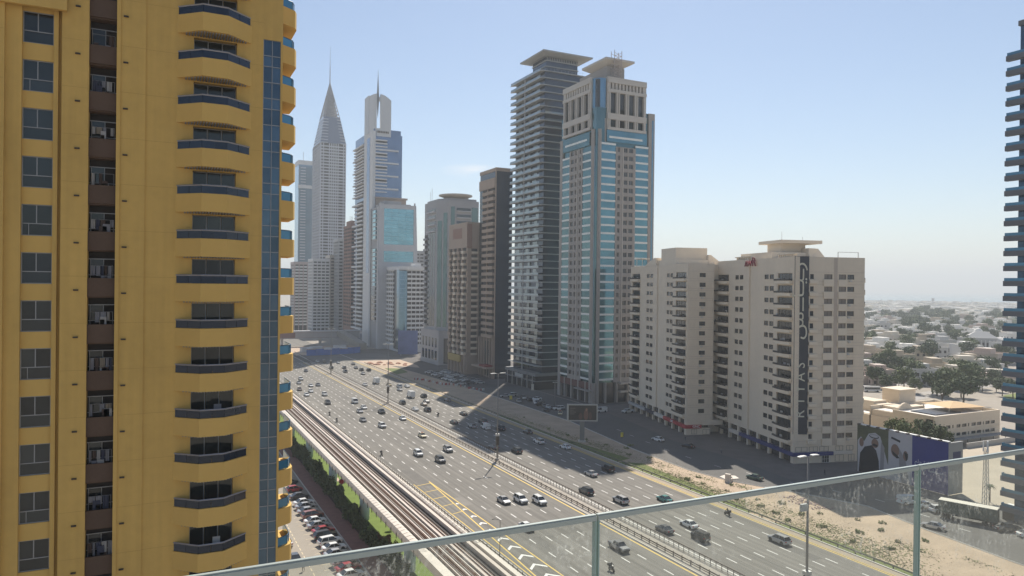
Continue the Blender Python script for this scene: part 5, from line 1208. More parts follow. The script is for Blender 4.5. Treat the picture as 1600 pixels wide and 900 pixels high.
for k in range(7): MB().box(8+3*k,8.8+3*k,-1,-.2,0,9).obj('column',VW[0],t); MB().box(9.2+3*k,10.6+3*k,-.1,.0,1.5,7).obj('window',DKO,t)
w=MB(); w.loft([[(18+4*r*math.cos(q*.785),26+4*r*math.sin(q*.785),z) for q in range(8)] for z,r in ((0,1),(14,1),(16,.85),(17.6,.5),(18.4,.05))]); w.obj('dome',VW[0],t)
t=thing('warehouse','long tan flat warehouse with a white roof strip above the lawn','warehouse',(404,270,0),R(-58)); MB().box(0,62,0,16,0,5).obj('wall',VW[4],t); MB().box(2,60,9,14,5,6.6).obj('roof',VW[1],t); MB().box(-.2,62.2,-.3,0,4.4,5.2).obj('fascia',mat('brown_fascia',(.22,.15,.11),.8,var=.1),t)
t=thing('compound_wall','pale compound wall below the long tan warehouse','wall',(398,262,0),R(-58)); MB().box(0,70,0,.4,0,3.4).obj('wall',VW[1],t)
rc=random.Random(21); placed=[(x,y) for _,x,y,_ in NV]+[(557,358),(634,378),(420,250),(430,230)]
def wedge(d,lo=1352,hi=1586):
    px=rc.uniform(lo,hi); v=fw+rt*((px-800)/1136); a=math.atan2(v.x,v.y); return d*math.sin(a),d*math.cos(a)
cnt=0; tries=0
while cnt<150 and tries<4000:
    tries+=1; d=430+1250*rc.random()**1.35; x,y=wedge(d)
    if any((x-a)**2+(y-b_)**2<(20+d*.006)**2 for a,b_ in placed): continue
    placed.append((x,y)); cnt+=1; near=d<700
    i=rc.choice((0,1,2,4,5,6,7,9,0,4,3,8)); nm=('white','white','cream','tan','white','grey','white','white','pink','grey')[i]
    put_villa(i,x,y,R(rc.choice((-30,60,-26,64,-34))),rc.uniform(.85,1.3),f'{nm} low villa among the many in the hazy suburb on the right','villas of the low suburb on the right',near)
tc_=0
pk=[(352+rc.uniform(0,95),266+rc.uniform(-16,42)) for _ in range(44)]
for k,(x,y) in enumerate(pk):
    if x<395 or k%3: tree('tree','green tree in the crowded park strip right of the bannered block',rc.choice((0,1,1,3)),x,y,rc.uniform(.8,1.45),rc.uniform(0,6),'trees of the park strip')
for k in range(14): palm('palm in the row at the right end of the park strip',402+3.1*k+rc.uniform(-1,1),258+.9*k+rc.uniform(-3,3),rc.uniform(1.0,1.3),'palms of the park strip')
for k in range(190):
    d=400+1300*rc.random()**1.2; x,y=wedge(d)
    if any((x-a)**2+(y-b_)**2<14**2 for a,b_ in placed[:9]): continue
    tree('tree','tree among the villas of the hazy suburb on the right',rc.choice((0,1,3)),x,y,rc.uniform(.8,1.5)*(1+d/2500),rc.uniform(0,6),'trees among the suburb villas')
far=MB(); 
for k in range(1500):
    d=1450+1800*rc.random(); x,y=wedge(d,1330,1590); s=rc.uniform(6,15); h=rc.uniform(4,11); far.box(x-s,x+s,y-s*.7,y+s*.7,0,h,rc.choice((0,0,0,1,1,2)))
stuff(far.obj('far_houses',[VW[0],VW[1],VW[3]]))
ft=MB()
for k in range(900):
    d=1300+1900*rc.random(); x,y=wedge(d,1330,1590); s=rc.uniform(6,14); h=rc.uniform(5,9); n=6
    ft.loft([[(x+s*f*math.cos(q*6.283/n)*rc.uniform(.7,1.2),y+s*f*math.sin(q*6.283/n)*rc.uniform(.7,1.2),z) for q in range(n)] for z,f in ((0,.8),(h*.5,1),(h,.4))])
stuff(ft.obj('far_trees',LEAFS['dark']))
hl=MB(); 
x,y=wedge(3100,1550,1551); dv=Vector((y,-x,0)).normalized()
hl.loft([[(x-dv.x*s+a*x/3100,y-dv.y*s+a*y/3100,0 if z==0 else z) for a,z in ((0,0),(60,9+2*math.sin(s*.05)),(120,0))] for s in (-120,-80,-40,0,40,90)]); struct(hl.obj('low_hill',SOIL))
for d,px,h,lab in ((3000,1458,22,'tiny square tower on the far coast skyline'),(3050,1377,15,'thin mast left on the far coast skyline'),(3050,1519,17,'faint pair of cranes on the far coast skyline')):
    v=fw+rt*((px-800)/1136); a=math.atan2(v.x,v.y); t=thing('coast_tower',lab,'tower',(d*math.sin(a),d*math.cos(a),0)); w=MB(); s=3 if h>20 else .8; w.box(-s,s,-s,s,0,h); w.box(-s*1.2,s*1.2,-s*1.2,s*1.2,h,h+1); w.obj('shaft',GREYC,t)
# ---------------------------------------------------------------- vehicles
PAINT={'white':(.74,.74,.72),'silver':(.42,.42,.42),'grey':(.2,.2,.205),'darkgrey':(.07,.072,.078),'black':(.022,.022,.025),'bronze':(.2,.15,.11),'cream':(.66,.58,.38),'red':(.34,.02,.025),'maroon':(.25,.10,.08),'gold':(.42,.34,.2),'teal':(.06,.22,.20),'green':(.05,.09,.07)}
def paint(c):
    n='car_paint_'+c
    if n in MATS: return MATS[n]
    m=mat(n,PAINT[c],.28,.35 if c in('silver','grey','bronze','gold') else .0,var=.04,spec=.5); m.node_tree.nodes['Principled BSDF'].inputs['Coat Weight'].default_value=.6; return m
CGL=mat('car_glass',(.022,.026,.03),.08,0,var=.1,spec=.7); TYRE=BLACK; RIM=mat('wheel_rim',(.35,.35,.36),.4,.7); HEAD=mat('headlight_lens',(.7,.72,.72),.15,.1,spec=.8); TAIL=mat('tail_light_red',(.35,.01,.01),.25,spec=.6); TRIM=mat('black_trim',(.03,.03,.03),.6)
def ring(y,zb,zt,hb,ht,r=.1): return [(-hb,y,zb+r),(-hb+r*.6,y,zb),(hb-r*.6,y,zb),(hb,y,zb+r),(ht,y,zt-r),(ht-r*.9,y,zt),(-ht+r*.9,y,zt),(-ht,y,zt-r)]
KIND={ # lower hull stations (y, zb, zt, half width bottom/top), glasshouse stations (y, z top, half width at top), roof range, length, wheel positions
 'sedan':dict(h=[(2.32,.42,.60,.66),(2.2,.30,.72,.82),(1.5,.24,.84,.90),(.95,.22,.93,.92),(-1.5,.22,.98,.92),(-2.15,.28,.96,.86),(-2.33,.45,.84,.74)],g=[(1.1,.93,.80),(.35,1.37,.62),(-.85,1.43,.62),(-1.75,1.0,.74)],r=(.38,-.88,1.43,.6),wy=(1.42,-1.38),wr=.33),
 'hatch':dict(h=[(2.0,.42,.62,.66),(1.9,.30,.74,.82),(1.3,.24,.88,.86),(.85,.22,.95,.87),(-1.5,.22,1.0,.87),(-1.95,.3,.96,.82)],g=[(1.0,.94,.78),(.3,1.43,.6),(-1.3,1.45,.6),(-1.85,1.0,.72)],r=(.3,-1.3,1.46,.58),wy=(1.25,-1.25),wr=.32),
 'suv':dict(h=[(2.36,.5,.86,.76),(2.25,.36,.98,.88),(1.5,.28,1.06,.94),(1.0,.26,1.10,.95),(-1.7,.26,1.14,.95),(-2.25,.34,1.12,.92),(-2.38,.5,1.0,.86)],g=[(1.25,1.08,.84),(.5,1.66,.70),(-1.75,1.70,.70),(-2.25,1.15,.80)],r=(.52,-1.85,1.71,.68),wy=(1.45,-1.4),wr=.39),
 'jeep':dict(h=[(2.1,.5,1.0,.82),(2.05,.42,1.1,.86),(.9,.36,1.16,.9),(.7,.36,1.18,.92),(-1.9,.36,1.18,.92),(-2.05,.46,1.15,.9)],g=[(.95,1.14,.84),(.6,1.80,.80),(-1.9,1.84,.80),(-2.03,1.18,.84)],r=(.62,-1.95,1.86,.8),wy=(1.4,-1.25),wr=.42),
 'van':dict(h=[(2.5,.45,.85,.80),(2.4,.35,1.05,.9),(1.7,.28,1.16,.95),(1.2,.26,1.2,.96),(-2.4,.26,1.2,.96),(-2.55,.36,1.18,.94)],g=[(2.0,1.14,.86),(1.25,1.95,.8),(-2.4,2.0,.82),(-2.53,1.2,.92)],r=(1.2,-2.5,2.06,.84),wy=(1.6,-1.5),wr=.35),
 'pickup':dict(h=[(2.6,.55,.92,.8),(2.5,.42,1.02,.9),(1.6,.34,1.08,.94),(1.1,.32,1.1,.95),(-2.5,.34,1.1,.94),(-2.65,.45,1.05,.92)],g=[(1.3,1.08,.82),(.6,1.66,.68),(-.7,1.68,.68),(-1.0,1.12,.8)],r=(.62,-.72,1.69,.66),wy=(1.65,-1.6),wr=.41),
 'truck':dict(h=[(3.0,.6,1.2,.9),(2.95,.45,1.3,1.0),(1.8,.4,1.35,1.02),(1.3,.5,1.1,1.0),(-3.0,.6,1.0,.95),(-3.1,.65,.95,.9)],g=[(2.95,1.3,.94),(2.6,2.1,.85),(1.5,2.15,.85),(1.4,1.3,.94)],r=(2.55,1.5,2.16,.86),wy=(2.2,-1.9),wr=.45)}
KIND['taxi']=KIND['sedan']
def car_parts(k):
    d=KIND[k]; hull=MB(); hull.loft([ring(y,zb,zt,hw,hw*.97) for y,zb,zt,hw in d['h']])
    if k=='pickup': pass
    gl=MB(); base=[(y,hw) for y,_,hw in d['g']]; zb=d['g'][0][1]-.06
    pr=[(y,z,hw) for y,z,hw in d['g']]
    b0=max(q[3] for q in d['h'])*.93
    gl.loft([[(-b0,y,zb),(b0,y,zb),(hw,y,max(z,zb+.02)),(-hw,y,max(z,zb+.02))] for y,z,hw in pr])
    r0,r1,rz_,rw=d['r']; rf=MB(); rf.loft([[(-rw*.96,y,rz_-.03),(rw*.96,y,rz_-.03),(rw*.9,y,rz_+.03),(-rw*.9,y,rz_+.03)] for y in (r0+.05,(r0+r1)/2,r1-.05)])
    if k=='truck': rf.box(-1.1,1.1,-3.05,1.25,1.1,3.1)
    if k=='van': rf.box(-.93,.93,-2.52,.2,1.2,1.98)
    if k=='pickup': rf.box(-.8,.8,-2.45,-1.05,1.09,1.11,0)
    pil=MB()
    for s in (-1,1):
        for (y0,z0,h0),(y1,z1,h1) in ((pr[0],pr[1]),(pr[2],pr[3])): rf.bar((s*b0*.99,y0,zb+.02),(s*h1*1.0 if z1>z0 else s*h0,y1,max(z1,zb)) if z1>z0 else (s*b0*.99,y1,zb+.02),.045) if z1>z0 else rf.bar((s*h0,y0,z0),(s*b0*.99,y1,zb+.02),.05)
        ym=(pr[1][0]+pr[2][0])/2; rf.bar((s*b0,ym,zb),(s*pr[1][2],ym,pr[1][1]+.02),.04)
    w=MB(); w.bar((-.11,0,0),(.11,0,0),d['wr'],0,d['wr'],14); w.bar((-.115,0,0),(.115,0,0),d['wr']*.6,1,d['wr']*.6,10)
    y0,zb0,zt0,h0=d['h'][1]; yr,zbr,ztr,hr_=d['h'][-1]
    hd_=MB().box(-.17,.17,-.2,.06,0,.14); tl=MB().box(-.16,.16,-.05,.05,0,.2)
    bm=MB().box(-h0*.8,h0*.8,-.05,.04,0,.16); pl=MB().box(-.26,.26,-.02,.02,0,.12)
    arch=MB()
    for y in d['wy']:
        for s in (-1,1): arch.bar((s*(b0*1.07-.16),y,d['wr']+.02),(s*(b0*1.07+.012),y,d['wr']+.02),d['wr']*1.16,0,d['wr']*1.16,12)
    return dict(hull=hull,glass=gl,roof=rf,wheel=w,head=hd_,tail=tl,bump=bm,plate=pl,arch=arch,d=d,b0=b0)
CP={}; CM={}
for k in KIND:
    p=car_parts(k); CP[k]=p
    CM[k]=dict(body=p['hull'].mesh('body',paint('white')),glass=p['glass'].mesh('windows',CGL),roof=p['roof'].mesh('roof',paint('white')),wheel=p['wheel'].mesh('wheel',[TYRE,RIM]),head=p['head'].mesh('headlight',HEAD),tail=p['tail'].mesh('tail_light',TAIL),bump=p['bump'].mesh('bumper',TRIM),plate=p['plate'].mesh('number_plate',WHITE),arch=p['arch'].mesh('wheel_arch',TRIM))
    one=MB()
    def join(b,mi):
        o0=len(one.v); one.v+=b.v; one.f+=[tuple(q+o0 for q in f) for f in b.f]; one.m+=[mi]*len(b.f)
    join(p['hull'],0); join(p['roof'],0); join(p['glass'],1); join(p['arch'],2)
    for y in p['d']['wy']:
        for s in (-1,1):
            w=MB(); w.v=[(x+s*(p['b0']*1.06-.1),yy+y,z+p['d']['wr']) for x,yy,z in p['wheel'].v]; w.f=p['wheel'].f; join(w,2)
    CM[k]['one']=one.mesh('car',[paint('white'),CGL,TYRE])
def recolour(o,m):
    o.material_slots[0].link='OBJECT'; o.material_slots[0].material=m
def car(kind,col,x,y,heading,label,group=None,full=True,cat=None):
    nm={'suv':'suv','van':'van','pickup':'pickup_truck','truck':'box_truck','jeep':'off_roader','taxi':'taxi','sedan':'car','hatch':'hatchback'}[kind]
    cat=cat or {'van':'van','pickup':'pickup','truck':'truck','taxi':'taxi'}.get(kind,'car'); m=paint(col); M=CM[kind]; d=CP[kind]['d']; b0=CP[kind]['b0']
    if not full:
        o=ob(nm,M['one'],None,(x,y,.015),heading); recolour(o,m); return tag(o,label,cat,group)
    t=thing(nm,label,cat,(x,y,.015),heading,group)
    recolour(ob('body',M['body'],t),m); ob('windows',M['glass'],t); recolour(ob('roof',M['roof'],t),m); ob('wheel_arch',M['arch'],t)
    for yy in d['wy']:
        for s in (-1,1): ob('wheel',M['wheel'],t,(s*(b0*1.06-.1),yy,d['wr']))
    y0,zb0,zt0,h0=d['h'][1]; yr,zbr,ztr,hr_=d['h'][-2]
    for s in (-1,1):
        ob('headlight',M['head'],t,(s*(h0-.2),y0+.02,zt0-.2)); ob('tail_light',M['tail'],t,(s*(hr_-.18),d['h'][-1][0]+.04,ztr-.3))
    ob('bumper',M['bump'],t,(0,d['h'][0][0]-.0,d['h'][0][1])); ob('number_plate',M['plate'],t,(0,d['h'][-1][0]-.01,d['h'][-1][1]+.12))
    if kind in('suv','jeep'):
        for s in (-1,1): bx('roof_rail',t,s*.62-.02,s*.62+.02,-1.6,.3,d['r'][2]+.02,d['r'][2]+.07,TRIM)
    if kind=='taxi': bx('roof_sign',t,-.3,.3,-.35,-.15,1.46,1.62,mat('taxi_red',(.5,.03,.03),.5))
    return t
GN='traffic coming towards the viewer'; GF='traffic driving away'
def words(col): return {'darkgrey':'dark grey'}.get(col,col)
near=[('sedan','darkgrey',79.1,427.7),('suv','white',69.9,392),('sedan','silver',66.4,377.8),('sedan','white',70.1,366),('sedan','bronze',62.7,354.7),('sedan','white',66.5,347),('sedan','grey',73.8,366.8),('sedan','white',62.6,336.3),
('suv','white',70.2,333.8),('suv','darkgrey',66.5,310),('van','white',77.6,308),('sedan','white',77.5,293),('sedan','silver',73.8,285),('sedan','grey',70.1,266),('pickup','black',81.2,280)]
for k,c,x,y in near: car(k,c,x,y,math.pi,f"{words(c)} {k} far off in the oncoming lanes",GN,False)
N2=[('sedan','white',84.6,263.5,'white sedan hugging the yellow line, far side of the oncoming lanes'),('suv','white',73.4,252.2,'boxy white SUV in the middle of the oncoming lanes, well behind the cream taxi'),('taxi','cream',81.0,231,'cream taxi with a red roof sign coming towards the viewer'),
('suv','white',71.2,206.4,'white SUV in the centre lane just ahead of the dark grey one'),('suv','silver',81.3,208,'silver SUV level with the white one, nearer the median'),('suv','darkgrey',74.4,196.3,'dark grey SUV alone in the middle of the oncoming lanes'),
('sedan','silver',74.2,153.6,'silver sedan, left of three cars abreast'),('suv','white',78.0,152.4,'white SUV in the middle of three cars abreast'),('suv','white',81.6,149.7,'white SUV, right of three cars abreast'),('sedan','white',70.4,134.7,'white sedan partly hidden by the balustrade rail'),('pickup','grey',81.4,116.9,'grey pickup seen through the balustrade glass in the oncoming lanes')]
for k,c,x,y,l in N2: car(k,c,x,y,math.pi+rnd.uniform(-.02,.02),l)
car('sedan','white',95.6,478,0,'white sedan farthest off at the median',GF,False)
far_=[('van','grey',99.2,475),('suv','darkgrey',95.6,437),('sedan','white',106.1,464.8),('sedan','darkgrey',113,454),('suv','grey',102.8,435),('suv','grey',99.2,417),('sedan','darkgrey',109.4,433),('suv','black',109.6,421),('suv','black',113.2,418),('sedan','silver',106.2,404),('truck','white',102.8,365),('sedan','white',95.4,359),('sedan','gold',106.2,354),('suv','white',109.5,347),('sedan','silver',106.2,336),('sedan','white',113,346),('truck','white',104.5,314),('suv','black',109.9,312),('sedan','grey',106.2,298),('sedan','bronze',102.6,291),('suv','black',95.4,298),('sedan','white',95.4,281)]
for k,c,x,y in far_: car(k,c,x,y,0,f"{words(c)} {'box truck' if k=='truck' else k} far off in the lanes driving away",GF,False)
F2=[('suv','black',99.2,277,'black SUV beside a motorbike in the departing lanes'),('sedan','grey',116,298,'grey sedan half in the tip of the tower shadow'),('sedan','black',109.5,264,'shiny black sedan in the sunlit wedge between two shadows'),('sedan','black',99.5,249,'black sedan about to enter the tower shadow edge'),
('sedan','silver',102.8,239.4,'silver sedan just inside the tower shadow'),('van','white',106.2,235.5,'white van in the tower shadow'),('suv','black',109.6,245.5,'black SUV behind the white van in the shadow'),('suv','black',110,231,'black SUV ahead of the lamp mast in the shadow'),('sedan','darkgrey',116.4,222.6,'dark grey sedan near the kerb in the tower shadow'),('sedan','grey',95.6,205.7,'grey sedan hidden behind the lamp mast base'),
('suv','black',99.8,198,'black SUV with a bright roof at the near edge of the shadow'),('suv','white',112.4,207,'white SUV in the shadow left of the LED board'),('sedan','white',116.4,197,'white sedan in the shadow below the LED board'),('sedan','silver',106.2,166,'silver sedan just out of the tower shadow'),('jeep','black',113,168,'black off-roader at the corner of the shadow'),('suv','black',95.9,152,'large black SUV beside the median barrier'),
('suv','silver',99.4,142.3,'silver white SUV just above the balustrade rail'),('sedan','teal',109.6,138.9,'teal green sedan cut by the balustrade rail'),('sedan','darkgrey',96.0,121.6,'dark grey sedan behind the glass, nearest the median'),('sedan','white',102.8,122,'white sedan behind the glass next to the black off-roader'),('jeep','black',99.6,114.6,'black off-roader behind the balustrade glass'),('suv','silver',113,106.7,'silver SUV behind the glass near the grey lamp post')]
for k,c,x,y,l in F2: car(k,c,x,y,rnd.uniform(-.02,.02),l)
# left car park: nose-in row along the brick walk
Pk=[('sedan','white',204.8,'white car farthest along the parked row'),('sedan','black',190.7,'black car far along the parked row, beside the balcony edge'),('hatch','red',183.3,'red hatchback far along the parked row'),('sedan','darkgrey',176.8,'dark grey car in the parked row just beyond a white pair'),('sedan','white',171.4,'white car, farther of the white pair in the parked row'),('sedan','silver',168.3,'silver car next to the white pair in the parked row'),('sedan','silver',164.6,'silver car just before the dull red SUV in the row'),('suv','maroon',160.9,'dull red brown SUV in the parked row'),('sedan','white',157.2,'white car between the dull red SUV and the bright red car'),('sedan','silver',154.0,'silver car beside the bright red car'),('sedan','red',150.4,'bright red car in the parked row'),('suv','black',146.9,'black SUV in the parked row after the red car'),('suv','white',143.2,'white SUV in the parked row after the black one'),('sedan','white',139.8,'white car in the row just above the balustrade rail'),('sedan','silver',136.4,'silver car touching the rail line in the parked row'),('suv','silver',131.6,'silver SUV seen through the glass in the parked row'),('sedan','red',128.8,'red car seen through the glass in the parked row'),('sedan','white',125.6,'white car nearest the viewer in the parked row')]
for k,c,y,l in Pk: car(k,c,31.3+rnd.uniform(-.3,.3),y-.4,-math.pi/2+.16+rnd.uniform(-.04,.04),l)
car('sedan','white',23.6,146.2,.05,'white car driving in the parking aisle beside the yellow balconies'); car('sedan','darkgrey',23.6,137,.02,'dark grey car in the parking aisle just above the rail')
for k,c,x,y,h,l in (('van','white',162,113.4,-1.85,'white van, leftmost of three parked by the mural seen through the glass'),('sedan','white',163,109.8,-1.85,'white car in the middle of three parked below the mural'),('suv','white',162.5,106,-1.85,'white SUV, right of three parked below the mural'),('sedan','silver',150.2,99.4,.3,'silver car with a dark roof turning on the service road'),('pickup','black',163.2,91.6,-2.0,'black pickup parked at the foot of the dark blue tower'),('sedan','white',163.5,87.6,-2.0,'white car parked at the right edge below the dark blue tower'),
    ('sedan','white',150.6,194.6,.12,'white car passing the red shop sign on the service road'),('sedan','black',153.2,182.7,.1,'black car on the shaded service road beyond the white one'),('taxi','cream',145.2,250,2.6,'cream car stopped at the shaded kerb of the forecourt'),('van','white',148.2,275.5,2.9,'white van in the shaded forecourt of the dark tower'),('van','white',163.4,248.5,1.6,'white van beside the entrance of the teal tower'),('pickup','white',172.6,243,1.7,'white pickup parked at the left of the shop signs'),('sedan','green',144.3,145,.15,'dark green car on the service road above the rail')): car(k,c,x,y,h,l)
rp_=random.Random(12)
for k in range(46):
    if k<16: x=144.5+rp_.uniform(-1,12); y=256+rp_.uniform(0,44)
    else: q=k-16; x=142+(q%3)*5.2+rp_.uniform(-.5,.5); y=345+(q//3)*5.6
    c=rp_.choice(('black','darkgrey','grey','silver','white','white' if k>15 else 'black')); kd=rp_.choice(('sedan','suv','hatch')); car(kd,c,x,y,rp_.choice((-.3,2.8,1.4)) if k<16 else 1.3,f"{words(c)} {kd} parked in the shaded forecourt of the towers",'cars parked in the shaded forecourts',False)
t=thing('minibus','dark windowed white bus on the pale road beyond the block','bus',(322,246,0),1.1); MB().box(-1.2,1.2,-4,4,.4,2.8).obj('body',paint('white'),t); MB().box(-1.23,1.23,-3.8,3.9,1.3,2.3).obj('windows',CGL,t)
for y in (-2.6,2.6): w=MB(); w.bar((-1.22,y,.45),(1.22,y,.45),.45,n=12); w.obj('axle_wheels',BLACK,t)
# ---------------------------------------------------------------- people and motorbikes
def person_mesh(name,joints,bones,mats,zsplit):
    """one continuous skinned body grown from a skeleton; clothing colours by height"""
    me=bpy.data.meshes.new(name); me.from_pydata([j[:3] for j in joints],bones,[])
    o=bpy.data.objects.new('tmp',me); COL.objects.link(o)
    sk=o.modifiers.new('s','SKIN'); 
    if not me.skin_vertices:
        me.attributes.new('skin','FLOAT',"POINT") if False else None
    bm_=__import__('bmesh').new(); bm_.from_mesh(me); lay=bm_.verts.layers.skin.verify()
    bm_.verts.ensure_lookup_table()
    for v,j in zip(bm_.verts,joints): v[lay].radius=(j[3],j[3]); v[lay].use_root=(v.index==0)
    bm_.to_mesh(me); bm_.free()
    su=o.modifiers.new('u','SUBSURF'); su.levels=1; su.render_levels=1
    bpy.context.view_layer.update(); dg=bpy.context.evaluated_depsgraph_get(); r=bpy.data.meshes.new_from_object(o.evaluated_get(dg)); bpy.data.objects.remove(o)
    r.materials.clear(); r.name=name
    for m in mats: r.materials.append(m)
    for p in r.polygons:
        z=p.center.z; p.use_smooth=True; p.material_index=next((i for i,s in enumerate(zsplit) if z<s),len(zsplit))
    return r
SKIN=mat('skin',(.30,.18,.12),.6); HAIR=mat('dark_hair',(.02,.016,.013),.7)
J=[(0,0,.93,.15),(0,0,1.15,.13),(0,.01,1.38,.16),(0,.01,1.5,.06),(0,.02,1.58,.085),(0,.03,1.70,.09),
 (.1,0,.88,.09),(.11,.12,.5,.065),(.11,.06,.1,.045),(.11,.18,.05,.04),(-.1,0,.88,.09),(-.11,-.06,.5,.065),(-.11,-.25,.12,.045),(-.11,-.14,.05,.04),
 (.2,.01,1.42,.06),(.25,-.05,1.14,.045),(.26,.06,.9,.035),(.26,.1,.82,.03),(-.2,.01,1.42,.06),(-.25,.03,1.14,.045),(-.26,.12,.92,.035),(-.26,.16,.84,.03)]
BN=[(0,1),(1,2),(2,3),(3,4),(4,5),(0,6),(6,7),(7,8),(8,9),(0,10),(10,11),(11,12),(12,13),(2,14),(14,15),(15,16),(16,17),(2,18),(18,19),(19,20),(20,21)]
def walker(x,y,rz,label,top,low):
    me=person_mesh('person',J,BN,[TYRE,low,top,SKIN,HAIR],(.1,.93,1.5,1.68)); o=ob('person',me,None,(x,y,.02),rz); tag(o,label,'person')
RED=mat('cloth_red_bright',(.42,.03,.03),.8); NAVY=mat('cloth_navy',(.03,.035,.06),.8); KHA=mat('cloth_khaki',(.3,.25,.17),.8)
walker(24.2,131.4,2.6,'person in a red top and dark trousers walking across the parking aisle',RED,NAVY)
walker(159,191,.4,'person in dark clothes walking past the red shop sign',NAVY,NAVY); walker(157.3,172,.2,'person in pale clothes on the shaded pavement between the two beige blocks',CLOTH[0],NAVY); walker(165.5,140.5,1.0,'person in dark clothes on the plaza near the bannered block corner',mat('cloth_charcoal',(.05,.05,.05),.8),NAVY)
JR=[(0,-.25,.86,.15),(0,-.18,1.1,.14),(0,-.08,1.32,.16),(0,-.03,1.44,.06),(0,0,1.54,.1),(0,.02,1.66,.12),
 (.12,-.15,.84,.09),(.2,.2,.72,.07),(.2,.08,.36,.05),(.2,.22,.31,.045),(-.12,-.15,.84,.09),(-.2,.2,.72,.07),(-.2,.08,.36,.05),(-.2,.22,.31,.045),
 (.2,-.05,1.36,.06),(.3,.18,1.14,.045),(.3,.42,1.06,.035),(.28,.5,1.06,.035),(-.2,-.05,1.36,.06),(-.3,.18,1.14,.045),(-.3,.42,1.06,.035),(-.28,.5,1.06,.035)]
bk_w=MB(); bk_w.bar((-.06,0,0),(.06,0,0),.31,n=14); bk_w=bk_w.mesh('wheel',TYRE)
bk_b=MB(); bk_b.loft([[(-w,y,z0),(w,y,z0),(w,y,z1),(-w,y,z1)] for y,w,z0,z1 in ((.5,.06,.5,.8),(.3,.16,.35,.92),(-.1,.16,.32,.78),(-.7,.12,.55,.82),(-.95,.06,.68,.8))]); bk_b=bk_b.mesh('body',mat('bike_black',(.03,.03,.03),.4))
bk_f=MB(); bk_f.bar((.1,.66,.31),(.1,.42,1.0),.03); bk_f.bar((-.1,.66,.31),(-.1,.42,1.0),.03); bk_f.bar((-.34,.45,1.05),(.34,.45,1.05),.025); bk_f.bar((0,-.3,.45),(0,-.68,.31),.05); bk_f=bk_f.mesh('fork',DKMETAL)
rider_cache={}
def bike(x,y,rz,label,boxc,top):
    t=thing('motorbike',label,'motorbike',(x,y,.015),rz); ob('wheel',bk_w,t,(0,.66,.31)); ob('wheel',bk_w,t,(0,-.66,.31)); ob('body',bk_b,t); ob('fork',bk_f,t)
    if boxc: MB().box(-.27,.27,-1.0,-.5,.84,1.34).obj('delivery_box',boxc,t)
    if top.name not in rider_cache: rider_cache[top.name]=person_mesh('person',JR,BN,[TYRE,NAVY,top,HAIR],(.36,.88,1.47))
    tag(ob('person',rider_cache[top.name],None,(x,y,.015),rz),'helmeted rider on the '+label,'person')
OR=mat('box_dark',(.04,.04,.045),.6)
for x,y,rz,l,bc in ((61.4,282.5,math.pi,'motorbike far along the lane by the viaduct',OR),(61.0,268.4,math.pi,'second motorbike far along the lane by the viaduct',OR),(61.2,210.5,math.pi,'motorbike beside the viaduct below the cars',OR),(99.5,265.8,0,'motorbike behind the black SUV',OR),(115.9,124.6,0,'motorbike seen through the glass near the verge',OR),(74,108.5,math.pi,'motorbike near the glass joint',OR)): bike(x,y,rz,l,bc,mat('cloth_charcoal',(.05,.05,.05),.8))
# red octagonal sign boards under the viaduct
for x,y,l in ((44.4,146,'red octagonal sign with a white rim under the viaduct, nearest the rail'),(42.6,181.5,'red octagonal sign farther along under the viaduct')):
    t=thing('octagon_sign',l,'sign',(x,y,0),-.5); MB().box(-.05,.05,-.05,.05,0,1.0).obj('post',GALV,t)
    for r,yy,m in ((.8,0,WHITE),(.62,-.03,mat('sign_red',(.5,.03,.05),.5))):
        b=MB(); q=[(r*math.cos(a*math.pi/4+.39),r*math.sin(a*math.pi/4+.39)) for a in range(8)]; b.loft([[(a,yy,1.5+c) for a,c in q],[(a,yy-.04,1.5+c) for a,c in q]]); b.obj('rim' if r>1 else 'face',m,t)
for k,(x,y) in enumerate(((41,161),(41,130),(41.5,192))):
    o=MB().prism([(-2.2,-1.6),(2.0,-2),(2.4,1.6),(-1.6,1.9)],0,.05).obj('pier_apron',mat('apron_pink',(.5,.37,.29),.9,var=.1),None,(x,y-2.5,.012)); struct(o)
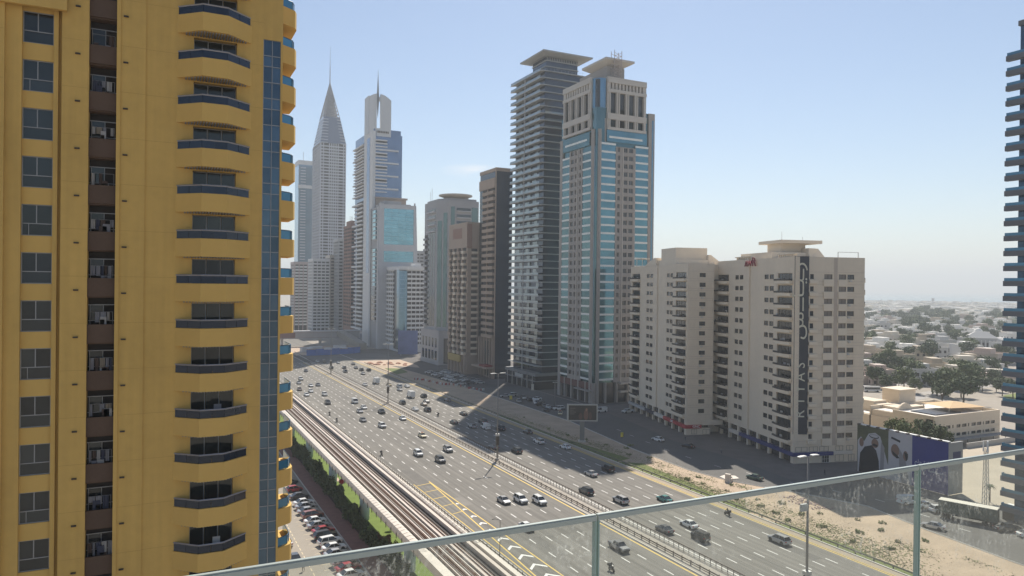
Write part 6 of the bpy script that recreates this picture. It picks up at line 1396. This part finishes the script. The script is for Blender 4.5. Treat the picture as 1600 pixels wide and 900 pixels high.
# ---------------------------------------------------------------- the glass balustrade in front of the viewer
GE=mat('glass_edge_green',(.30,.40,.36),.3,var=.1)
CAP=mat('rail_cap',(.36,.40,.375),.35,.2,var=.06,scale=8)
def pane_mat():
    m=bpy.data.materials.new('balustrade_glass'); m.use_nodes=True; t=m.node_tree; N=t.nodes.new; K=t.links.new; t.nodes.clear()
    out=N('ShaderNodeOutputMaterial'); tr=N('ShaderNodeBsdfTransparent'); tr.inputs[0].default_value=(.92,.945,.93,1)
    gl=N('ShaderNodeBsdfGlossy'); gl.inputs['Roughness'].default_value=.02; fz=N('ShaderNodeFresnel'); fz.inputs[0].default_value=1.35
    g0=N('ShaderNodeNewGeometry'); bf=N('ShaderNodeMath'); bf.operation='SUBTRACT'; bf.inputs[0].default_value=1; K(g0.outputs['Backfacing'],bf.inputs[1]); ff=N('ShaderNodeMath'); ff.operation='MULTIPLY'; K(bf.outputs[0],ff.inputs[0]); K(fz.outputs[0],ff.inputs[1]); m1=N('ShaderNodeMixShader'); K(ff.outputs[0],m1.inputs[0]); K(tr.outputs[0],m1.inputs[1]); K(gl.outputs[0],m1.inputs[2])
    df=N('ShaderNodeBsdfTranslucent'); df.inputs[0].default_value=(.72,.72,.68,1); d2=N('ShaderNodeBsdfDiffuse'); d2.inputs[0].default_value=(.72,.72,.68,1)
    ad=N('ShaderNodeMixShader'); ad.inputs[0].default_value=.5; K(df.outputs[0],ad.inputs[1]); K(d2.outputs[0],ad.inputs[2])
    g=N('ShaderNodeNewGeometry')
    def n(sc,lo,hi,v,sx=(1,1,1),off=(0,0,0)):
        mp=N('ShaderNodeMapping'); mp.inputs['Scale'].default_value=sx; mp.inputs['Location'].default_value=off; K(g.outputs['Position'],mp.inputs[0])
        q=N('ShaderNodeTexNoise'); q.inputs['Scale'].default_value=sc; q.inputs['Detail'].default_value=6; K(mp.outputs[0],q.inputs['Vector'])
        r=N('ShaderNodeMapRange'); r.inputs[1].default_value=lo; r.inputs[2].default_value=hi; r.inputs[3].default_value=0; r.inputs[4].default_value=v; K(q.outputs['Fac'],r.inputs[0]); return r.outputs[0]
    def mul(a,b):
        q=N('ShaderNodeMath'); q.operation='MULTIPLY'; K(a,q.inputs[0]); K(b,q.inputs[1]); return q.outputs[0]
    def add(a,b):
        q=N('ShaderNodeMath'); q.operation='ADD'; K(a,q.inputs[0]); K(b,q.inputs[1]); return q.outputs[0]
    base=n(3,.2,.8,.03); 
    blot=n(4.5,.46,.62,1.0,(1,1,1.6),(3.7,0,0)); speck=n(95,.55,.68,.30,(1,1,.8)); streak=n(26,.56,.72,.18,(1.6,1,.22))
    dust=add(add(base,mul(blot,speck)),mul(blot,streak)); 
    q=N('ShaderNodeMath'); q.operation='ADD'; q.inputs[1].default_value=.012; K(dust,q.inputs[0])
    m2=N('ShaderNodeMixShader'); K(q.outputs[0],m2.inputs[0]); K(m1.outputs[0],m2.inputs[1]); K(ad.outputs[0],m2.inputs[2]); K(m2.outputs[0],out.inputs[0]); return m
bl=thing('glass_balustrade','frameless glass balustrade with a slim pale top rail nearest the viewer','balustrade',(0,1.345,49.4))
GM=pane_mat(); X=[-1.295,-.21,.875,1.96,3.045,4.13]
rz=1.1
for a,b in zip(X[:-1],X[1:]):
    o=MB().box(a+.0045,b-.0045,-.006,.006,.02,rz-.012).obj('glass_panel',GM,bl)
    for s in (a+.0025,b-.0055): MB().box(s,s+.003,-.0065,.0065,.02,rz-.012).obj('glass_edge',GE,o)
    c=MB(); c.box(a+.002,b-.002,-.0062,.0062,rz-.012,rz-.002); c.box(a+.002,b-.002,-.004,.004,rz-.002,rz+.001); c.obj('top_rail',CAP,bl)
MB().box(X[0],X[-1],-.03,.03,-.1,.03).obj('base_channel',GALV,bl)
fl=thing('balcony_slab','pale balcony floor slab under the glass balustrade, below the view','slab',(0,0,49.2)); MB().box(X[0],X[-1],-1.5,1.36,-.25,.1).obj('slab',CONC,fl)
# ---------------------------------------------------------------- air
hz=MB().box(-16000,16000,-16000,16000,-1.8,372).mesh('haze',[])
hm=bpy.data.materials.new('haze_air'); hm.use_nodes=True; t=hm.node_tree; t.nodes.clear()
o_=t.nodes.new('ShaderNodeOutputMaterial'); v_=t.nodes.new('ShaderNodeVolumePrincipled'); v_.inputs['Color'].default_value=(.92,.97,1,1); v_.inputs['Density'].default_value=.00024; v_.inputs['Anisotropy'].default_value=.15
t.links.new(v_.outputs[0],o_.inputs['Volume']); hz.materials.append(hm); HZ=stuff(ob('haze',hz)); hm.cycles.homogeneous_volume=True if hasattr(hm.cycles,'homogeneous_volume') else None
